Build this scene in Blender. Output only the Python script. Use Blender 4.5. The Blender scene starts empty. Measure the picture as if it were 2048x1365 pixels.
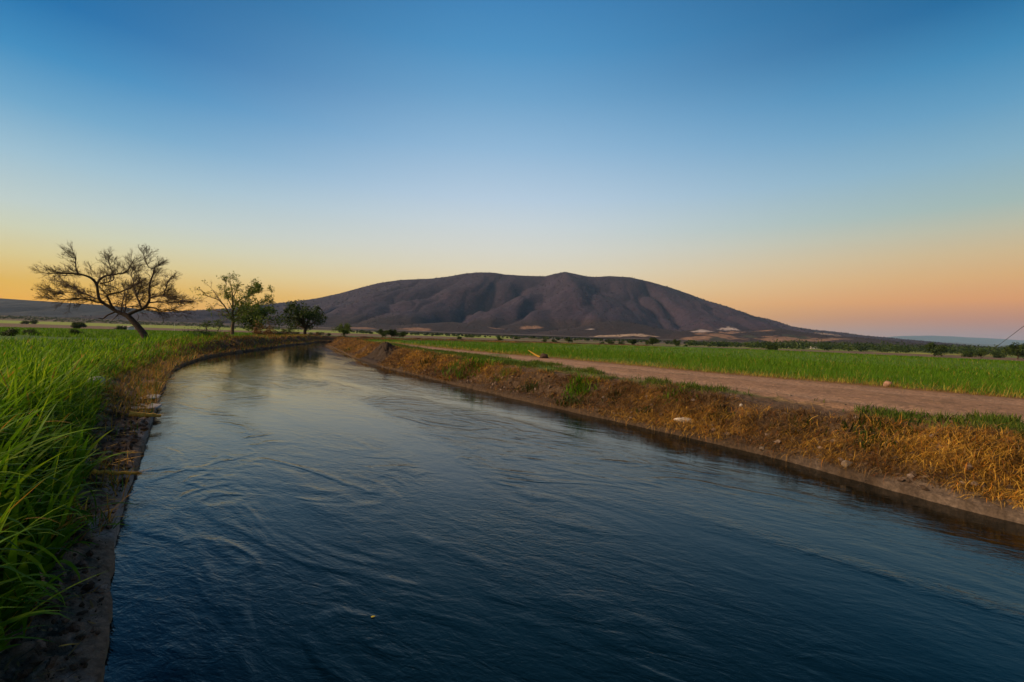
import bpy, math, random
import numpy as np
from mathutils import Vector, Matrix

random.seed(7)
RNG = np.random.default_rng(7)
SC = bpy.context.scene
COL = SC.collection

# ------------------------------------------------------------------ camera
CAM_H = 2.0
F = 16.0 / 36.0 * 2048            # focal length in photograph pixels
PITCH = math.radians(-0.66)
ROLL = math.atan(0.0332)
fwd = Vector((0, math.cos(PITCH), math.sin(PITCH)))
rt0 = Vector((1, 0, 0))
up0 = rt0.cross(fwd)
rt = rt0 * math.cos(ROLL) + up0 * math.sin(ROLL)
up = up0 * math.cos(ROLL) - rt0 * math.sin(ROLL)
cd = bpy.data.cameras.new("camera")
cam = bpy.data.objects.new("camera", cd)
COL.objects.link(cam)
cam.matrix_world = Matrix(((rt.x, up.x, -fwd.x, 0), (rt.y, up.y, -fwd.y, 0), (rt.z, up.z, -fwd.z, CAM_H), (0, 0, 0, 1)))
cd.sensor_width = 36
cd.lens = 16
cd.clip_start = 0.05
cd.clip_end = 90000
SC.camera = cam


def ray(px, py):
    return fwd + rt * ((px - 1024) / F) - up * ((py - 682.5) / F)


def at_z(px, py, z):
    d = ray(px, py)
    t = (z - CAM_H) / d.z
    return (d.x * t, d.y * t)


def at_y(px, py, Y):
    d = ray(px, py)
    t = Y / d.y
    return (d.x * t, Y, CAM_H + d.z * t)


# ------------------------------------------------------------------ sky, sun, exposure
def lin(c):
    return tuple((v / 255 / 12.92) if v / 255 <= 0.04045 else (((v / 255) + 0.055) / 1.055) ** 2.4 for v in c)


SUN_AZ = math.radians(-104)          # from +Y, negative = to the left
SUN_EL = math.radians(29)
W = bpy.data.worlds.new("World")
SC.world = W
W.use_nodes = True
wn, wl = W.node_tree.nodes, W.node_tree.links
wn.clear()


def wnode(t, **k):
    n = wn.new(t)
    for a, b in k.items():
        setattr(n, a, b)
    return n


def wmath(op, a, b=None, c=None, clamp=False):
    n = wnode("ShaderNodeMath", operation=op, use_clamp=clamp)
    for i, v in enumerate((a, b, c)):
        if v is None:
            continue
        if isinstance(v, (int, float)):
            n.inputs[i].default_value = v
        else:
            wl.new(v, n.inputs[i])
    return n.outputs[0]


tc = wnode("ShaderNodeTexCoord")
sep = wnode("ShaderNodeSeparateXYZ")
wl.new(tc.outputs["Generated"], sep.inputs[0])
el = wmath("MULTIPLY", wmath("ARCSINE", sep.outputs[2]), 180 / math.pi)      # elevation in degrees
pos = wmath("DIVIDE", el, 60.0, clamp=True)
az = wmath("MULTIPLY", wmath("ARCTAN2", sep.outputs[0], sep.outputs[1]), 180 / math.pi)
SKY_L = [(0, (248, 166, 10)), (1.6, (248, 176, 20)), (3.3, (240, 186, 54)), (5.6, (224, 204, 140)), (7.9, (208, 210, 182)), (10, (192, 206, 202)),
         (14, (156, 190, 208)), (18, (108, 164, 200)), (22, (62, 138, 188)), (26, (28, 110, 168)), (38, (14, 70, 122)), (60, (7, 34, 74))]
SKY_C = [(0, (250, 168, 60)), (3, (246, 186, 86)), (6, (232, 206, 156)), (8.3, (222, 211, 184)), (10.7, (212, 212, 202)), (13.7, (198, 209, 214)),
         (16.6, (180, 201, 219)), (22.2, (143, 181, 212)), (27.4, (108, 160, 200)), (32, (78, 143, 191)), (36.4, (62, 128, 180)), (46, (26, 80, 134)), (60, (8, 36, 78))]
SKY_R = [(0, (160, 124, 128)), (1.8, (172, 128, 120)), (2.8, (190, 130, 102)), (4.5, (222, 152, 92)), (6.6, (218, 170, 112)), (8.7, (206, 181, 138)), (10.8, (186, 185, 162)),
         (12.8, (160, 182, 178)), (16.8, (130, 172, 194)), (20.9, (94, 153, 190)), (24.8, (58, 132, 178)), (29, (20, 100, 152)), (40, (12, 66, 114)), (60, (7, 34, 74))]


def ramp(stops):
    r = wnode("ShaderNodeValToRGB")
    e = r.color_ramp.elements
    while len(e) < len(stops):
        e.new(0.5)
    for q, (p, c) in zip(e, stops):
        q.position = p / 60
        q.color = (*lin(c), 1)
    wl.new(pos, r.inputs[0])
    return r.outputs[0]


def wmix(f, a, b):
    n = wnode("ShaderNodeMix", data_type="RGBA")
    wl.new(f, n.inputs["Factor"]) if not isinstance(f, float) else setattr(n.inputs["Factor"], "default_value", f)
    wl.new(a, n.inputs[6])
    wl.new(b, n.inputs[7])
    return n.outputs[2]


fl = wnode("ShaderNodeMapRange", interpolation_type="SMOOTHSTEP")
wl.new(az, fl.inputs[0])
fl.inputs[1].default_value, fl.inputs[2].default_value = -50, -2
fr = wnode("ShaderNodeMapRange", interpolation_type="SMOOTHSTEP")
wl.new(az, fr.inputs[0])
fr.inputs[1].default_value, fr.inputs[2].default_value = -2, 52
sky = wmix(fr.outputs[0], wmix(fl.outputs[0], ramp(SKY_L), ramp(SKY_C)), ramp(SKY_R))
nis = wnode("ShaderNodeTexSky", sky_type="NISHITA", sun_disc=False, sun_elevation=math.radians(1.5), sun_rotation=SUN_AZ)
nb = wnode("ShaderNodeBackground")
nb.inputs[1].default_value = 0.05
wl.new(nis.outputs[0], nb.inputs[0])
sb = wnode("ShaderNodeBackground")
wl.new(sky, sb.inputs[0])
sb.inputs[1].default_value = 0.84
mx = wnode("ShaderNodeMixShader")
mx.inputs[0].default_value = 0.94
wl.new(nb.outputs[0], mx.inputs[1])
wl.new(sb.outputs[0], mx.inputs[2])
wo = wnode("ShaderNodeOutputWorld")
wl.new(mx.outputs[0], wo.inputs[0])

sd = bpy.data.lights.new("sun", "SUN")
sd.energy = 5.0
sd.angle = math.radians(28)
sd.color = (1.0, 0.70, 0.42)
sun = bpy.data.objects.new("sun", sd)
COL.objects.link(sun)
sdir = Vector((math.sin(SUN_AZ) * math.cos(SUN_EL), math.cos(SUN_AZ) * math.cos(SUN_EL), math.sin(SUN_EL)))
sun.rotation_euler = (-sdir).to_track_quat("-Z", "Y").to_euler()

SC.view_settings.view_transform = "Standard"
SC.view_settings.look = "None"
SC.view_settings.exposure = 0.4
SC.view_settings.gamma = 1.0
SC.render.engine = "CYCLES"
SC.cycles.use_denoising = True
SC.cycles.max_bounces = 6
SC.cycles.diffuse_bounces = 3
SC.cycles.volume_bounces = 0
SC.cycles.transparent_max_bounces = 4

# ------------------------------------------------------------------ numeric helpers


def sstep(a, b, x):
    t = np.clip((x - a) / (b - a), 0, 1)
    return t * t * (3 - 2 * t)


def hash2(i, j, seed):
    n = (i.astype(np.int64) * 374761393 + j.astype(np.int64) * 668265263 + seed * 1442695041) & 0xFFFFFFFF
    n = ((n ^ (n >> 13)) * 1274126177) & 0xFFFFFFFF
    return ((n ^ (n >> 16)) & 0xFFFFFF) / 0xFFFFFF


def vnoise(x, y, seed=0):
    i, j = np.floor(x), np.floor(y)
    u, v = x - i, y - j
    u, v = u * u * u * (u * (u * 6 - 15) + 10), v * v * v * (v * (v * 6 - 15) + 10)
    a, b = hash2(i, j, seed), hash2(i + 1, j, seed)
    c, d = hash2(i, j + 1, seed), hash2(i + 1, j + 1, seed)
    return (a + (b - a) * u) * (1 - v) + (c + (d - c) * u) * v


def fbm(x, y, oct=4, seed=0, gain=0.5):
    s, a, t = 0, 1.0, 0
    for k in range(oct):
        s = s + a * vnoise(x * 2 ** k + 17.3 * k, y * 2 ** k - 9.1 * k, seed + k)
        t += a
        a *= gain
    return s / t * 2 - 1           # about -1..1


def smooth_poly(pts, n):
    """Catmull-Rom through pts, resampled to n points of equal length."""
    P = np.array(pts, float)
    P = np.vstack([2 * P[0] - P[1], P, 2 * P[-1] - P[-2]])
    out = []
    for k in range(1, len(P) - 2):
        t = np.linspace(0, 1, 24, endpoint=False)[:, None]
        p0, p1, p2, p3 = P[k - 1], P[k], P[k + 1], P[k + 2]
        out.append(0.5 * (2 * p1 + (p2 - p0) * t + (2 * p0 - 5 * p1 + 4 * p2 - p3) * t ** 2 + (3 * p1 - p0 - 3 * p2 + p3) * t ** 3))
    out.append(P[-2][None])
    Q = np.vstack(out)
    s = np.r_[0, np.cumsum(np.linalg.norm(np.diff(Q, axis=0), axis=1))]
    u = np.linspace(0, s[-1], n)
    return np.stack([np.interp(u, s, Q[:, k]) for k in range(Q.shape[1])], 1)


def poly_dist(x, y, poly):
    """distance to a polyline and parameter (metres along) of the nearest point."""
    best = np.full(x.shape, 1e18)
    par = np.zeros(x.shape)
    seg = np.linalg.norm(np.diff(poly, axis=0), axis=1)
    cum = np.r_[0, np.cumsum(seg)]
    for k in range(len(poly) - 1):
        ax, ay = poly[k]
        dx, dy = poly[k + 1] - poly[k]
        L2 = dx * dx + dy * dy + 1e-12
        t = np.clip(((x - ax) * dx + (y - ay) * dy) / L2, 0, 1)
        d = (x - ax - t * dx) ** 2 + (y - ay - t * dy) ** 2
        m = d < best
        best = np.where(m, d, best)
        par = np.where(m, cum[k] + t * seg[k], par)
    return np.sqrt(best), par


def inside(x, y, poly):
    c = np.zeros(x.shape, bool)
    n = len(poly)
    for k in range(n):
        x1, y1 = poly[k]
        x2, y2 = poly[(k + 1) % n]
        if y1 == y2:
            continue
        c ^= ((y1 > y) != (y2 > y)) & (x < (x2 - x1) * (y - y1) / (y2 - y1) + x1)
    return c


# ------------------------------------------------------------------ plan of the place (metres, water at z = 0)
LE_PX = [(205, 1365), (214, 1250), (234, 1100), (255, 1000), (271, 950), (295, 880), (318, 805), (330, 776), (346, 746), (380, 727),
         (430, 713), (480, 705.5), (540, 697), (580, 691.5), (620, 687.5), (660, 684.5)]
RE_PX = [(2048, 1050), (1850, 1000), (1650, 945), (1500, 905), (1250, 848), (1100, 815), (1000, 792), (900, 768), (820, 748), (760, 733),
         (710, 717), (684, 704), (668, 696), (661, 691)]
LEp = [at_z(a, b, 0) for a, b in LE_PX]
REp = [at_z(a, b, 0) for a, b in RE_PX]
l0, r0 = np.array(LEp[0]), np.array(REp[0])
flow = np.array([-0.585, 0.811])
LEp = [tuple(l0 - flow * s) for s in (30, 14, 5)] + LEp + [(-16, 84), (4, 92), (30, 98)]
REp = [tuple(r0 - flow * s) for s in (30, 14, 5)] + REp + [(-17.5, 68), (-6, 75), (10, 79), (32, 82)]
LE = smooth_poly(LEp, 240)
RE = smooth_poly(REp, 240)
CANAL = np.vstack([LE, RE[::-1]])
ROAD_Z = 0.78
RL_PX = [(2048, 858), (1800, 829), (1600, 800), (1400, 772), (1250, 756), (1150, 740), (1050, 722), (980, 712), (900, 703), (820, 694), (752, 686)]
RU_PX = [(2048, 800), (1800, 779), (1600, 762), (1400, 745), (1250, 731), (1100, 717), (1000, 708.5), (900, 699), (820, 690.5), (750, 684)]
RLp = [at_z(a, b, ROAD_Z) for a, b in RL_PX]
RUp = [at_z(a, b, ROAD_Z) for a, b in RU_PX]
RLp = [tuple(np.array(RLp[0]) + np.array((0.62, -0.78)) * s) for s in (22, 8)] + RLp
RUp = [tuple(np.array(RUp[0]) + np.array((0.62, -0.78)) * s) for s in (22, 8)] + RUp
RL = smooth_poly(RLp, 120)
RU = smooth_poly(RUp, 120)
ROAD = np.vstack([RL, RU[::-1]])
FIELD_R_EDGE = np.array([at_z(a, b, -0.9) for a, b in [(690, 675.5), (860, 680), (1050, 687), (1300, 696), (1540, 702.5), (1750, 706), (1900, 709.5), (2048, 713), (2300, 722)]])
FIELD_L_EDGE = np.array([at_z(a, b, -0.9) for a, b in [(-600, 634), (0, 654), (150, 657), (290, 660.5), (420, 664), (520, 667)]])
MOUND = at_z(728, 697, 0.9)
GE_PX = [(-80, 1320), (-10, 1255), (62, 1180), (112, 1085), (140, 1000), (160, 935), (176, 865), (192, 808), (215, 768), (260, 742), (330, 718), (385, 704), (430, 697), (470, 690)]
GE = smooth_poly([at_z(a, b, 0.35) for a, b in GE_PX], 120)
GRASSY = np.vstack([[(-4.2, -1.0)], GE, [(-60, 90), (-90, 10), (-20, -3)]])


def ground(x, y, full=False):
    x = np.asarray(x, float)
    y = np.asarray(y, float)
    r = np.hypot(x, y)
    n = x.shape
    dl = np.full(n, 400.0)
    dr = np.full(n, 400.0)
    sl = np.zeros(n)
    ins = np.zeros(n, bool)
    rd = np.full(n, 400.0)
    inr = np.zeros(n, bool)
    near = r < 420
    xn, yn = x[near], y[near]
    dl[near], sl[near] = poly_dist(xn, yn, LE)
    dr[near], _ = poly_dist(xn, yn, RE)
    ins[near] = inside(xn, yn, CANAL)
    a, _ = poly_dist(xn, yn, RL)
    b, _ = poly_dist(xn, yn, RU)
    rd[near] = np.minimum(a, b)
    inr[near] = inside(xn, yn, ROAD)
    rdn = np.where(inr, -rd, rd)
    ux, uy = np.full(n, 400.0), None
    b_full = np.full(n, 400.0)
    b_full[near] = b
    left = (dl < dr) & ~ins
    far_left = (~near) & (x < 0)
    left = left | far_left
    d = np.where(left, dl, dr)
    nz1 = fbm(x * 1.6, y * 1.6, 4, 3)
    nz2 = fbm(x * 0.35, y * 0.35, 3, 11)
    nz3 = fbm(x * 5.5, y * 5.5, 3, 19)
    # right bank: concrete lip, ragged straw covered slope, crest, track, field
    crest = 0.70 + 0.05 * nz2 + 0.29 * sstep(16, 36, y)
    wb = 1.9 + 0.35 * nz2
    zr = 0.10 + 0.10 * sstep(0, 0.3, d) + (crest - 0.2) * sstep(0.18, 1, d / wb) ** 0.9
    lump = sstep(0.15, 0.7, d) * (1 - sstep(2.0, 3.4, d))
    zr = zr + lump * (0.22 * nz1 + 0.09 * nz3) * (1 - 0.6 * sstep(1.3, 2.0, d))
    zr = zr + (ROAD_Z - crest) * sstep(1.9, 3.2, d)
    zr = zr + 0.012 * nz1 * sstep(2.5, 4, d)
    mx_, my_ = MOUND
    q = np.hypot((x - mx_) / 1.6, (y - my_) / 2.6)
    zr = zr + 0.62 * np.exp(-q ** 4) * (1 + 0.5 * nz1 + 0.2 * nz3) * sstep(0.3, 1.2, d)
    # wheel ruts of the track
    zr = np.where(inr, zr - 0.05 * np.exp(-((rd - 1.2) / 0.4) ** 2) + 0.018 * nz3 + 0.02 * nz1, zr)
    zr = zr - 0.0125 * np.clip(d - 14, 0, 180)
    # left bank
    hb = 0.48 + 0.08 * nz2 + 0.42 * sstep(25, 36, y)
    zl = 0.12 + 0.06 * sstep(0, 0.25, d) + (hb - 0.18) * sstep(0.4, 1.7, d)
    lumpl = sstep(0.05, 0.5, d) * (1 - sstep(3.5, 8, d))
    zl = zl + lumpl * (0.05 + 0.13 * sstep(24, 32, y)) * nz1 + sstep(0.0, 0.2, d) * (1 - sstep(4, 9, d)) * 0.025 * nz3
    zl = zl - 0.4 * sstep(25, 36, y) * sstep(3.5, 9, d)
    zl = zl - 0.0125 * np.clip(d - 45, 0, 150)
    z = np.where(left, zl, zr)
    # canal bed
    db = np.minimum(dl, dr)
    zi = np.maximum(-1.3, -0.45 - 3.0 * db)
    z = np.where(ins, zi, z)
    z = z + 0.6 * fbm(x / 140, y / 140, 2, 5) * sstep(150, 420, r)
    z = z + 14 * sstep(700, 2200, r)
    if not full:
        return z
    return dict(z=z, r=r, d=d, left=left, ins=ins, inr=inr, rd=rdn, n1=nz1, n2=nz2, n3=nz3, b=b_full, q=q, db=db)


# ------------------------------------------------------------------ materials
def new_mat(name):
    m = bpy.data.materials.new(name)
    m.use_nodes = True
    m.node_tree.nodes.clear()
    return m, m.node_tree.nodes, m.node_tree.links


def attr_mat(name, attr="alb", rough=0.9, noise_scale=8.0, noise_amt=0.35, bump=0.0, bump_scale=30.0, transl=0.0, spec=0.2, tint=None):
    """base colour = vertex albedo x a little procedural grain; optional translucency for leaves."""
    m, N, L = new_mat(name)
    out = N.new("ShaderNodeOutputMaterial")
    at = N.new("ShaderNodeAttribute")
    at.attribute_name = attr
    geo = N.new("ShaderNodeNewGeometry")
    nz = N.new("ShaderNodeTexNoise")
    nz.inputs["Scale"].default_value = noise_scale
    nz.inputs["Detail"].default_value = 6
    nz.inputs["Roughness"].default_value = 0.65
    L.new(geo.outputs["Position"], nz.inputs["Vector"])
    mr = N.new("ShaderNodeMapRange")
    mr.inputs[1].default_value, mr.inputs[2].default_value = 0.25, 0.75
    mr.inputs[3].default_value, mr.inputs[4].default_value = 1 - noise_amt, 1 + noise_amt
    L.new(nz.outputs["Fac"], mr.inputs[0])
    mul = N.new("ShaderNodeVectorMath")
    mul.operation = "SCALE"
    L.new(at.outputs["Color"], mul.inputs[0])
    L.new(mr.outputs[0], mul.inputs["Scale"])
    p = N.new("ShaderNodeBsdfPrincipled")
    p.inputs["Roughness"].default_value = rough
    p.inputs["Specular IOR Level"].default_value = spec
    L.new(mul.outputs[0], p.inputs["Base Color"])
    if bump > 0:
        nb_ = N.new("ShaderNodeTexNoise")
        nb_.inputs["Scale"].default_value = bump_scale
        nb_.inputs["Detail"].default_value = 8
        nb_.inputs["Roughness"].default_value = 0.7
        L.new(geo.outputs["Position"], nb_.inputs["Vector"])
        b = N.new("ShaderNodeBump")
        b.inputs["Strength"].default_value = 1.0
        b.inputs["Distance"].default_value = bump
        L.new(nb_.outputs["Fac"], b.inputs["Height"])
        L.new(b.outputs[0], p.inputs["Normal"])
    if transl > 0:
        t = N.new("ShaderNodeBsdfTranslucent")
        L.new(mul.outputs[0], t.inputs[0])
        mx2 = N.new("ShaderNodeMixShader")
        mx2.inputs[0].default_value = transl
        L.new(p.outputs[0], mx2.inputs[1])
        L.new(t.outputs[0], mx2.inputs[2])
        L.new(mx2.outputs[0], out.inputs[0])
    else:
        L.new(p.outputs[0], out.inputs[0])
    return m


def plain_mat(name, col, rough=0.85, var=0.3, scale=20.0, bump=0.01):
    m, N, L = new_mat(name)
    out = N.new("ShaderNodeOutputMaterial")
    tcn = N.new("ShaderNodeTexCoord")
    nz = N.new("ShaderNodeTexNoise")
    nz.inputs["Scale"].default_value = scale
    nz.inputs["Detail"].default_value = 6
    L.new(tcn.outputs["Object"], nz.inputs["Vector"])
    r = N.new("ShaderNodeValToRGB")
    r.color_ramp.elements[0].position = 0.3
    r.color_ramp.elements[1].position = 0.7
    r.color_ramp.elements[0].color = (*[c * (1 - var) for c in col], 1)
    r.color_ramp.elements[1].color = (*[min(1, c * (1 + var)) for c in col], 1)
    L.new(nz.outputs["Fac"], r.inputs[0])
    p = N.new("ShaderNodeBsdfPrincipled")
    p.inputs["Roughness"].default_value = rough
    p.inputs["Specular IOR Level"].default_value = 0.25
    L.new(r.outputs[0], p.inputs["Base Color"])
    b = N.new("ShaderNodeBump")
    b.inputs["Distance"].default_value = bump
    L.new(nz.outputs["Fac"], b.inputs["Height"])
    L.new(b.outputs[0], p.inputs["Normal"])
    L.new(p.outputs[0], out.inputs[0])
    return m


M_GROUND = attr_mat("earth_and_turf", noise_scale=16, noise_amt=0.6, bump=0.05, bump_scale=22)
M_ROAD = attr_mat("packed_dirt", noise_scale=11, noise_amt=0.55, bump=0.06, bump_scale=16)
M_MOUNT = attr_mat("dry_scrub_hillside", noise_scale=0.045, noise_amt=0.6, bump=7.0, bump_scale=0.04)
M_FARM = attr_mat("far_mountain_forest", noise_scale=0.004, noise_amt=0.3)
M_GRASS = attr_mat("grass_blade", rough=0.6, noise_scale=3, noise_amt=0.3, transl=0.42, spec=0.1)
M_STRAW = attr_mat("dry_straw", rough=0.7, noise_scale=6, noise_amt=0.35, transl=0.15)
M_LEAF = attr_mat("tree_leaf", rough=0.55, noise_scale=0.8, noise_amt=0.35, transl=0.25)
M_BARK = plain_mat("dark_bark", (0.05, 0.031, 0.021), scale=6, bump=0.03)
M_BARK2 = plain_mat("brown_bark", (0.09, 0.06, 0.035), scale=6, bump=0.03)
M_STONE = plain_mat("pale_stone", (0.36, 0.32, 0.27), scale=9)
M_STONE2 = plain_mat("brown_stone", (0.13, 0.10, 0.075), scale=14)
M_PINKSTONE = plain_mat("reddish_stone", (0.27, 0.16, 0.11), scale=12)
M_CONC = plain_mat("weathered_concrete", (0.30, 0.28, 0.26), scale=12)
M_CANE = plain_mat("dry_cane", (0.55, 0.31, 0.05), scale=30, bump=0.002)
M_WHITE = plain_mat("white_wall", (0.70, 0.68, 0.63), scale=2, var=0.1)
M_ROOF = plain_mat("grey_roof", (0.30, 0.27, 0.25), scale=2, var=0.2)
M_DARK = plain_mat("dark_glass", (0.03, 0.03, 0.035), rough=0.3, scale=2)
M_STEEL = plain_mat("dark_wire", (0.05, 0.045, 0.045), scale=2)
M_POLE = plain_mat("pale_pole", (0.5, 0.48, 0.42), scale=2)


# ------------------------------------------------------------------ object helpers
def np_mesh(name, V, faces, mat, alb=None, smooth=False):
    """faces: list of int arrays (n,k)."""
    me = bpy.data.meshes.new(name)
    V = np.asarray(V, np.float32)
    me.vertices.add(len(V))
    me.vertices.foreach_set("co", V.ravel())
    loops = np.concatenate([f.ravel() for f in faces]).astype(np.int32)
    tot = np.concatenate([np.full(len(f), f.shape[1]) for f in faces]).astype(np.int32)
    start = np.r_[0, np.cumsum(tot)[:-1]].astype(np.int32)
    me.loops.add(len(loops))
    me.loops.foreach_set("vertex_index", loops)
    me.polygons.add(len(tot))
    me.polygons.foreach_set("loop_start", start)
    me.polygons.foreach_set("loop_total", tot)
    me.polygons.foreach_set("use_smooth", np.full(len(tot), smooth, bool))
    if alb is not None:
        a = me.attributes.new("alb", "FLOAT_COLOR", "POINT")
        rgba = np.ones((len(V), 4), np.float32)
        rgba[:, :3] = alb
        a.data.foreach_set("color", rgba.ravel())
    me.materials.append(mat)
    me.update()
    me.validate()
    return me


def link(name, me, parent=None, loc=None):
    o = bpy.data.objects.new(name, me)
    COL.objects.link(o)
    if parent is not None:
        o.parent = parent
    if loc is not None:
        o.location = loc
    return o


def thing(o, label, cat, group=None):
    o["label"] = label
    o["category"] = cat
    if group:
        o["group"] = group
    return o


def kind(o, k):
    o["kind"] = k
    return o


def empty(name, loc, rz=0.0):
    o = bpy.data.objects.new(name, None)
    COL.objects.link(o)
    o.location = loc
    o.rotation_euler = (0, 0, rz)
    o.empty_display_size = 0.3
    return o


def dup(root, loc, rz=0.0, s=1.0, sz=None):
    r = root.copy()
    COL.objects.link(r)
    r.location = loc
    r.rotation_euler = (0, 0, rz)
    r.scale = (s, s, sz or s)
    for ch in root.children:
        c = ch.copy()
        COL.objects.link(c)
        c.parent = r
        for g in ch.children:
            e = g.copy()
            COL.objects.link(e)
            e.parent = c
    return r


def gz(x, y):
    return float(ground(np.array([x]), np.array([y]))[0])


def hit(px, py):
    """where the ray through a photograph pixel first meets the ground"""
    d = ray(px, py)
    t = np.geomspace(1.5, 900, 1400)
    zz = ground(d.x * t, d.y * t)
    below = np.nonzero(CAM_H + d.z * t < zz)[0]
    k = below[0] if len(below) else len(t) - 1
    return d.x * t[k], d.y * t[k], float(zz[k])


# ------------------------------------------------------------------ ground sheet (one grid, split by what it is)
def build_ground():
    azs = np.radians(np.r_[np.arange(-180, -66, 3.0), np.arange(-66, 66, 0.13), np.arange(66, 180.1, 3.0)])
    rs = np.r_[np.geomspace(0.4, 60, 400), np.geomspace(61.5, 9000, 150)]
    A, R = np.meshgrid(azs, rs)
    X, Y = R * np.sin(A), R * np.cos(A)
    g = ground(X, Y, True)
    Z = g["z"]
    C = ground_colour(X, Y, g)
    left, ins, inr, d, r = g["left"], g["ins"], g["inr"], g["d"], g["r"]
    right = ~left & ~ins
    lofted = (np.hypot(X, Y) < 85) & (Y > -3)
    Z = np.where(lofted & ~ins & (((d < 2.55) & right) | ((d < 1.75) & left)), Z - 0.25 * sstep(2.7, 2.4, d + left * 0.8), Z)
    save_sheet(X, Y, Z, C, g)


def ground_colour(X, Y, g):
    n1, n2, n3 = g["n1"], g["n2"], g["n3"]
    C = np.zeros(X.shape + (3,))

    def put(c, m):
        m = np.clip(m, 0, 1)[..., None]
        C[:] = C * (1 - m) + np.array(c) * m

    left, ins, inr, d, r = g["left"], g["ins"], g["inr"], g["d"], g["r"]
    right = ~left & ~ins
    SOIL, DRY, DARK = (0.075, 0.05, 0.032), (0.16, 0.085, 0.026), (0.03, 0.021, 0.015)
    GREEN, GREEN2 = (0.045, 0.10, 0.012), (0.075, 0.14, 0.016)
    CONC = (0.22, 0.185, 0.16)
    # right side
    put(GREEN2, right)
    put(DRY, right & (g["b"] < 1.4) & ~inr)
    bank = right * (1 - sstep(2.4, 3.3, d)) * (Y < 75)
    put(SOIL, bank)
    put(DRY, bank * sstep(-0.25, 0.25, n2 + 0.5 * n1))
    put(DARK, bank * sstep(0.15, 0.5, n1) * 0.7)
    
    put((0.05, 0.034, 0.022), right * (d < 0.5) * (Y < 75))
    put((0.14, 0.105, 0.08), right * (d < 0.26 + 0.2 * n1) * sstep(-0.1, 0.35, n1 + 0.6 * n2) * (1 - sstep(6.5, 9, Y)) * 0.85)
    ROADC = (0.235, 0.142, 0.088)
    put((0.028, 0.019, 0.013), right * (g["q"] < 1.25 + 0.2 * n1))
    put(ROADC, ~(g["q"] < 1.25) * sstep(0.25, -0.15, g["rd"] + 0.12 * n1) * right)
    put((0.15, 0.095, 0.055), inr * right * sstep(0.0, 0.5, n1 + 0.5 * n3) * 0.7)
    put((0.30, 0.20, 0.14), inr * right * np.exp(-((np.abs(g["rd"]) - 1.2) / 0.45) ** 2) * 0.5)
    put(GREEN, right * inr * sstep(0.28, 0.55, n2 + 0.3 * n1) * sstep(0.9, 0.2, np.abs(g["rd"] + 0.9)) * 0.7)
    # left side
    put(GREEN, left)
    lb = left * (1 - sstep(1.5, 2.6, d + 0.4 * n2))
    put((0.20, 0.135, 0.09), lb)
    put((0.06, 0.038, 0.02), lb * sstep(0.0, 0.35, n1 + 0.6 * n3))
    put((0.30, 0.26, 0.23), left * (d < 0.15 + 0.16 * n1 + 0.05 * n3) * sstep(-0.25, 0.1, n1 + 0.5 * n2) * (Y < 12) * 0.85)
    lb2 = left * (1 - sstep(3.5, 5.5, d)) * sstep(14, 19, Y)
    put((0.10, 0.06, 0.028), lb2)
    put(DRY, lb2 * sstep(-0.1, 0.3, n1 + 0.4 * n2))
    put((0.05, 0.03, 0.018), lb2 * sstep(30, 36, Y) * sstep(-0.2, 0.3, n1))
    # canal bed
    put((0.03, 0.028, 0.022), ins)
    # parcels beyond
    def beyond(edge):
        b = np.arctan2(X, Y)
        eb = np.arctan2(edge[:, 0], edge[:, 1])
        er = np.hypot(edge[:, 0], edge[:, 1])
        return r / np.interp(b, eb, er)
    br = beyond(FIELD_R_EDGE)
    rr = (X > np.interp(Y, [0, 60, 900], [-30, -20, -120])) & ~left
    cols = [(1.0, (0.17, 0.11, 0.035)), (1.10, (0.10, 0.065, 0.03)), (1.18, (0.20, 0.22, 0.03)), (1.55, (0.07, 0.055, 0.028)), (1.75, (0.13, 0.17, 0.02)), (2.5, (0.06, 0.05, 0.028)), (3.0, (0.15, 0.11, 0.05)), (3.8, (0.055, 0.045, 0.03))]
    for k, c in cols:
        put(c, rr & (r > 60) & (br + 0.03 * n2 > k))
    bl = beyond(FIELD_L_EDGE)
    ll = left & (r > 60)
    cols = [(1.0, (0.11, 0.075, 0.045)), (2.0, (0.17, 0.22, 0.03)), (4.0, (0.10, 0.08, 0.04)), (5.0, (0.05, 0.05, 0.03))]
    for k, c in cols:
        put(c, ll & (bl + 0.03 * n2 > k))
    put((0.06, 0.045, 0.036), sstep(900, 1500, r))
    return C


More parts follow.
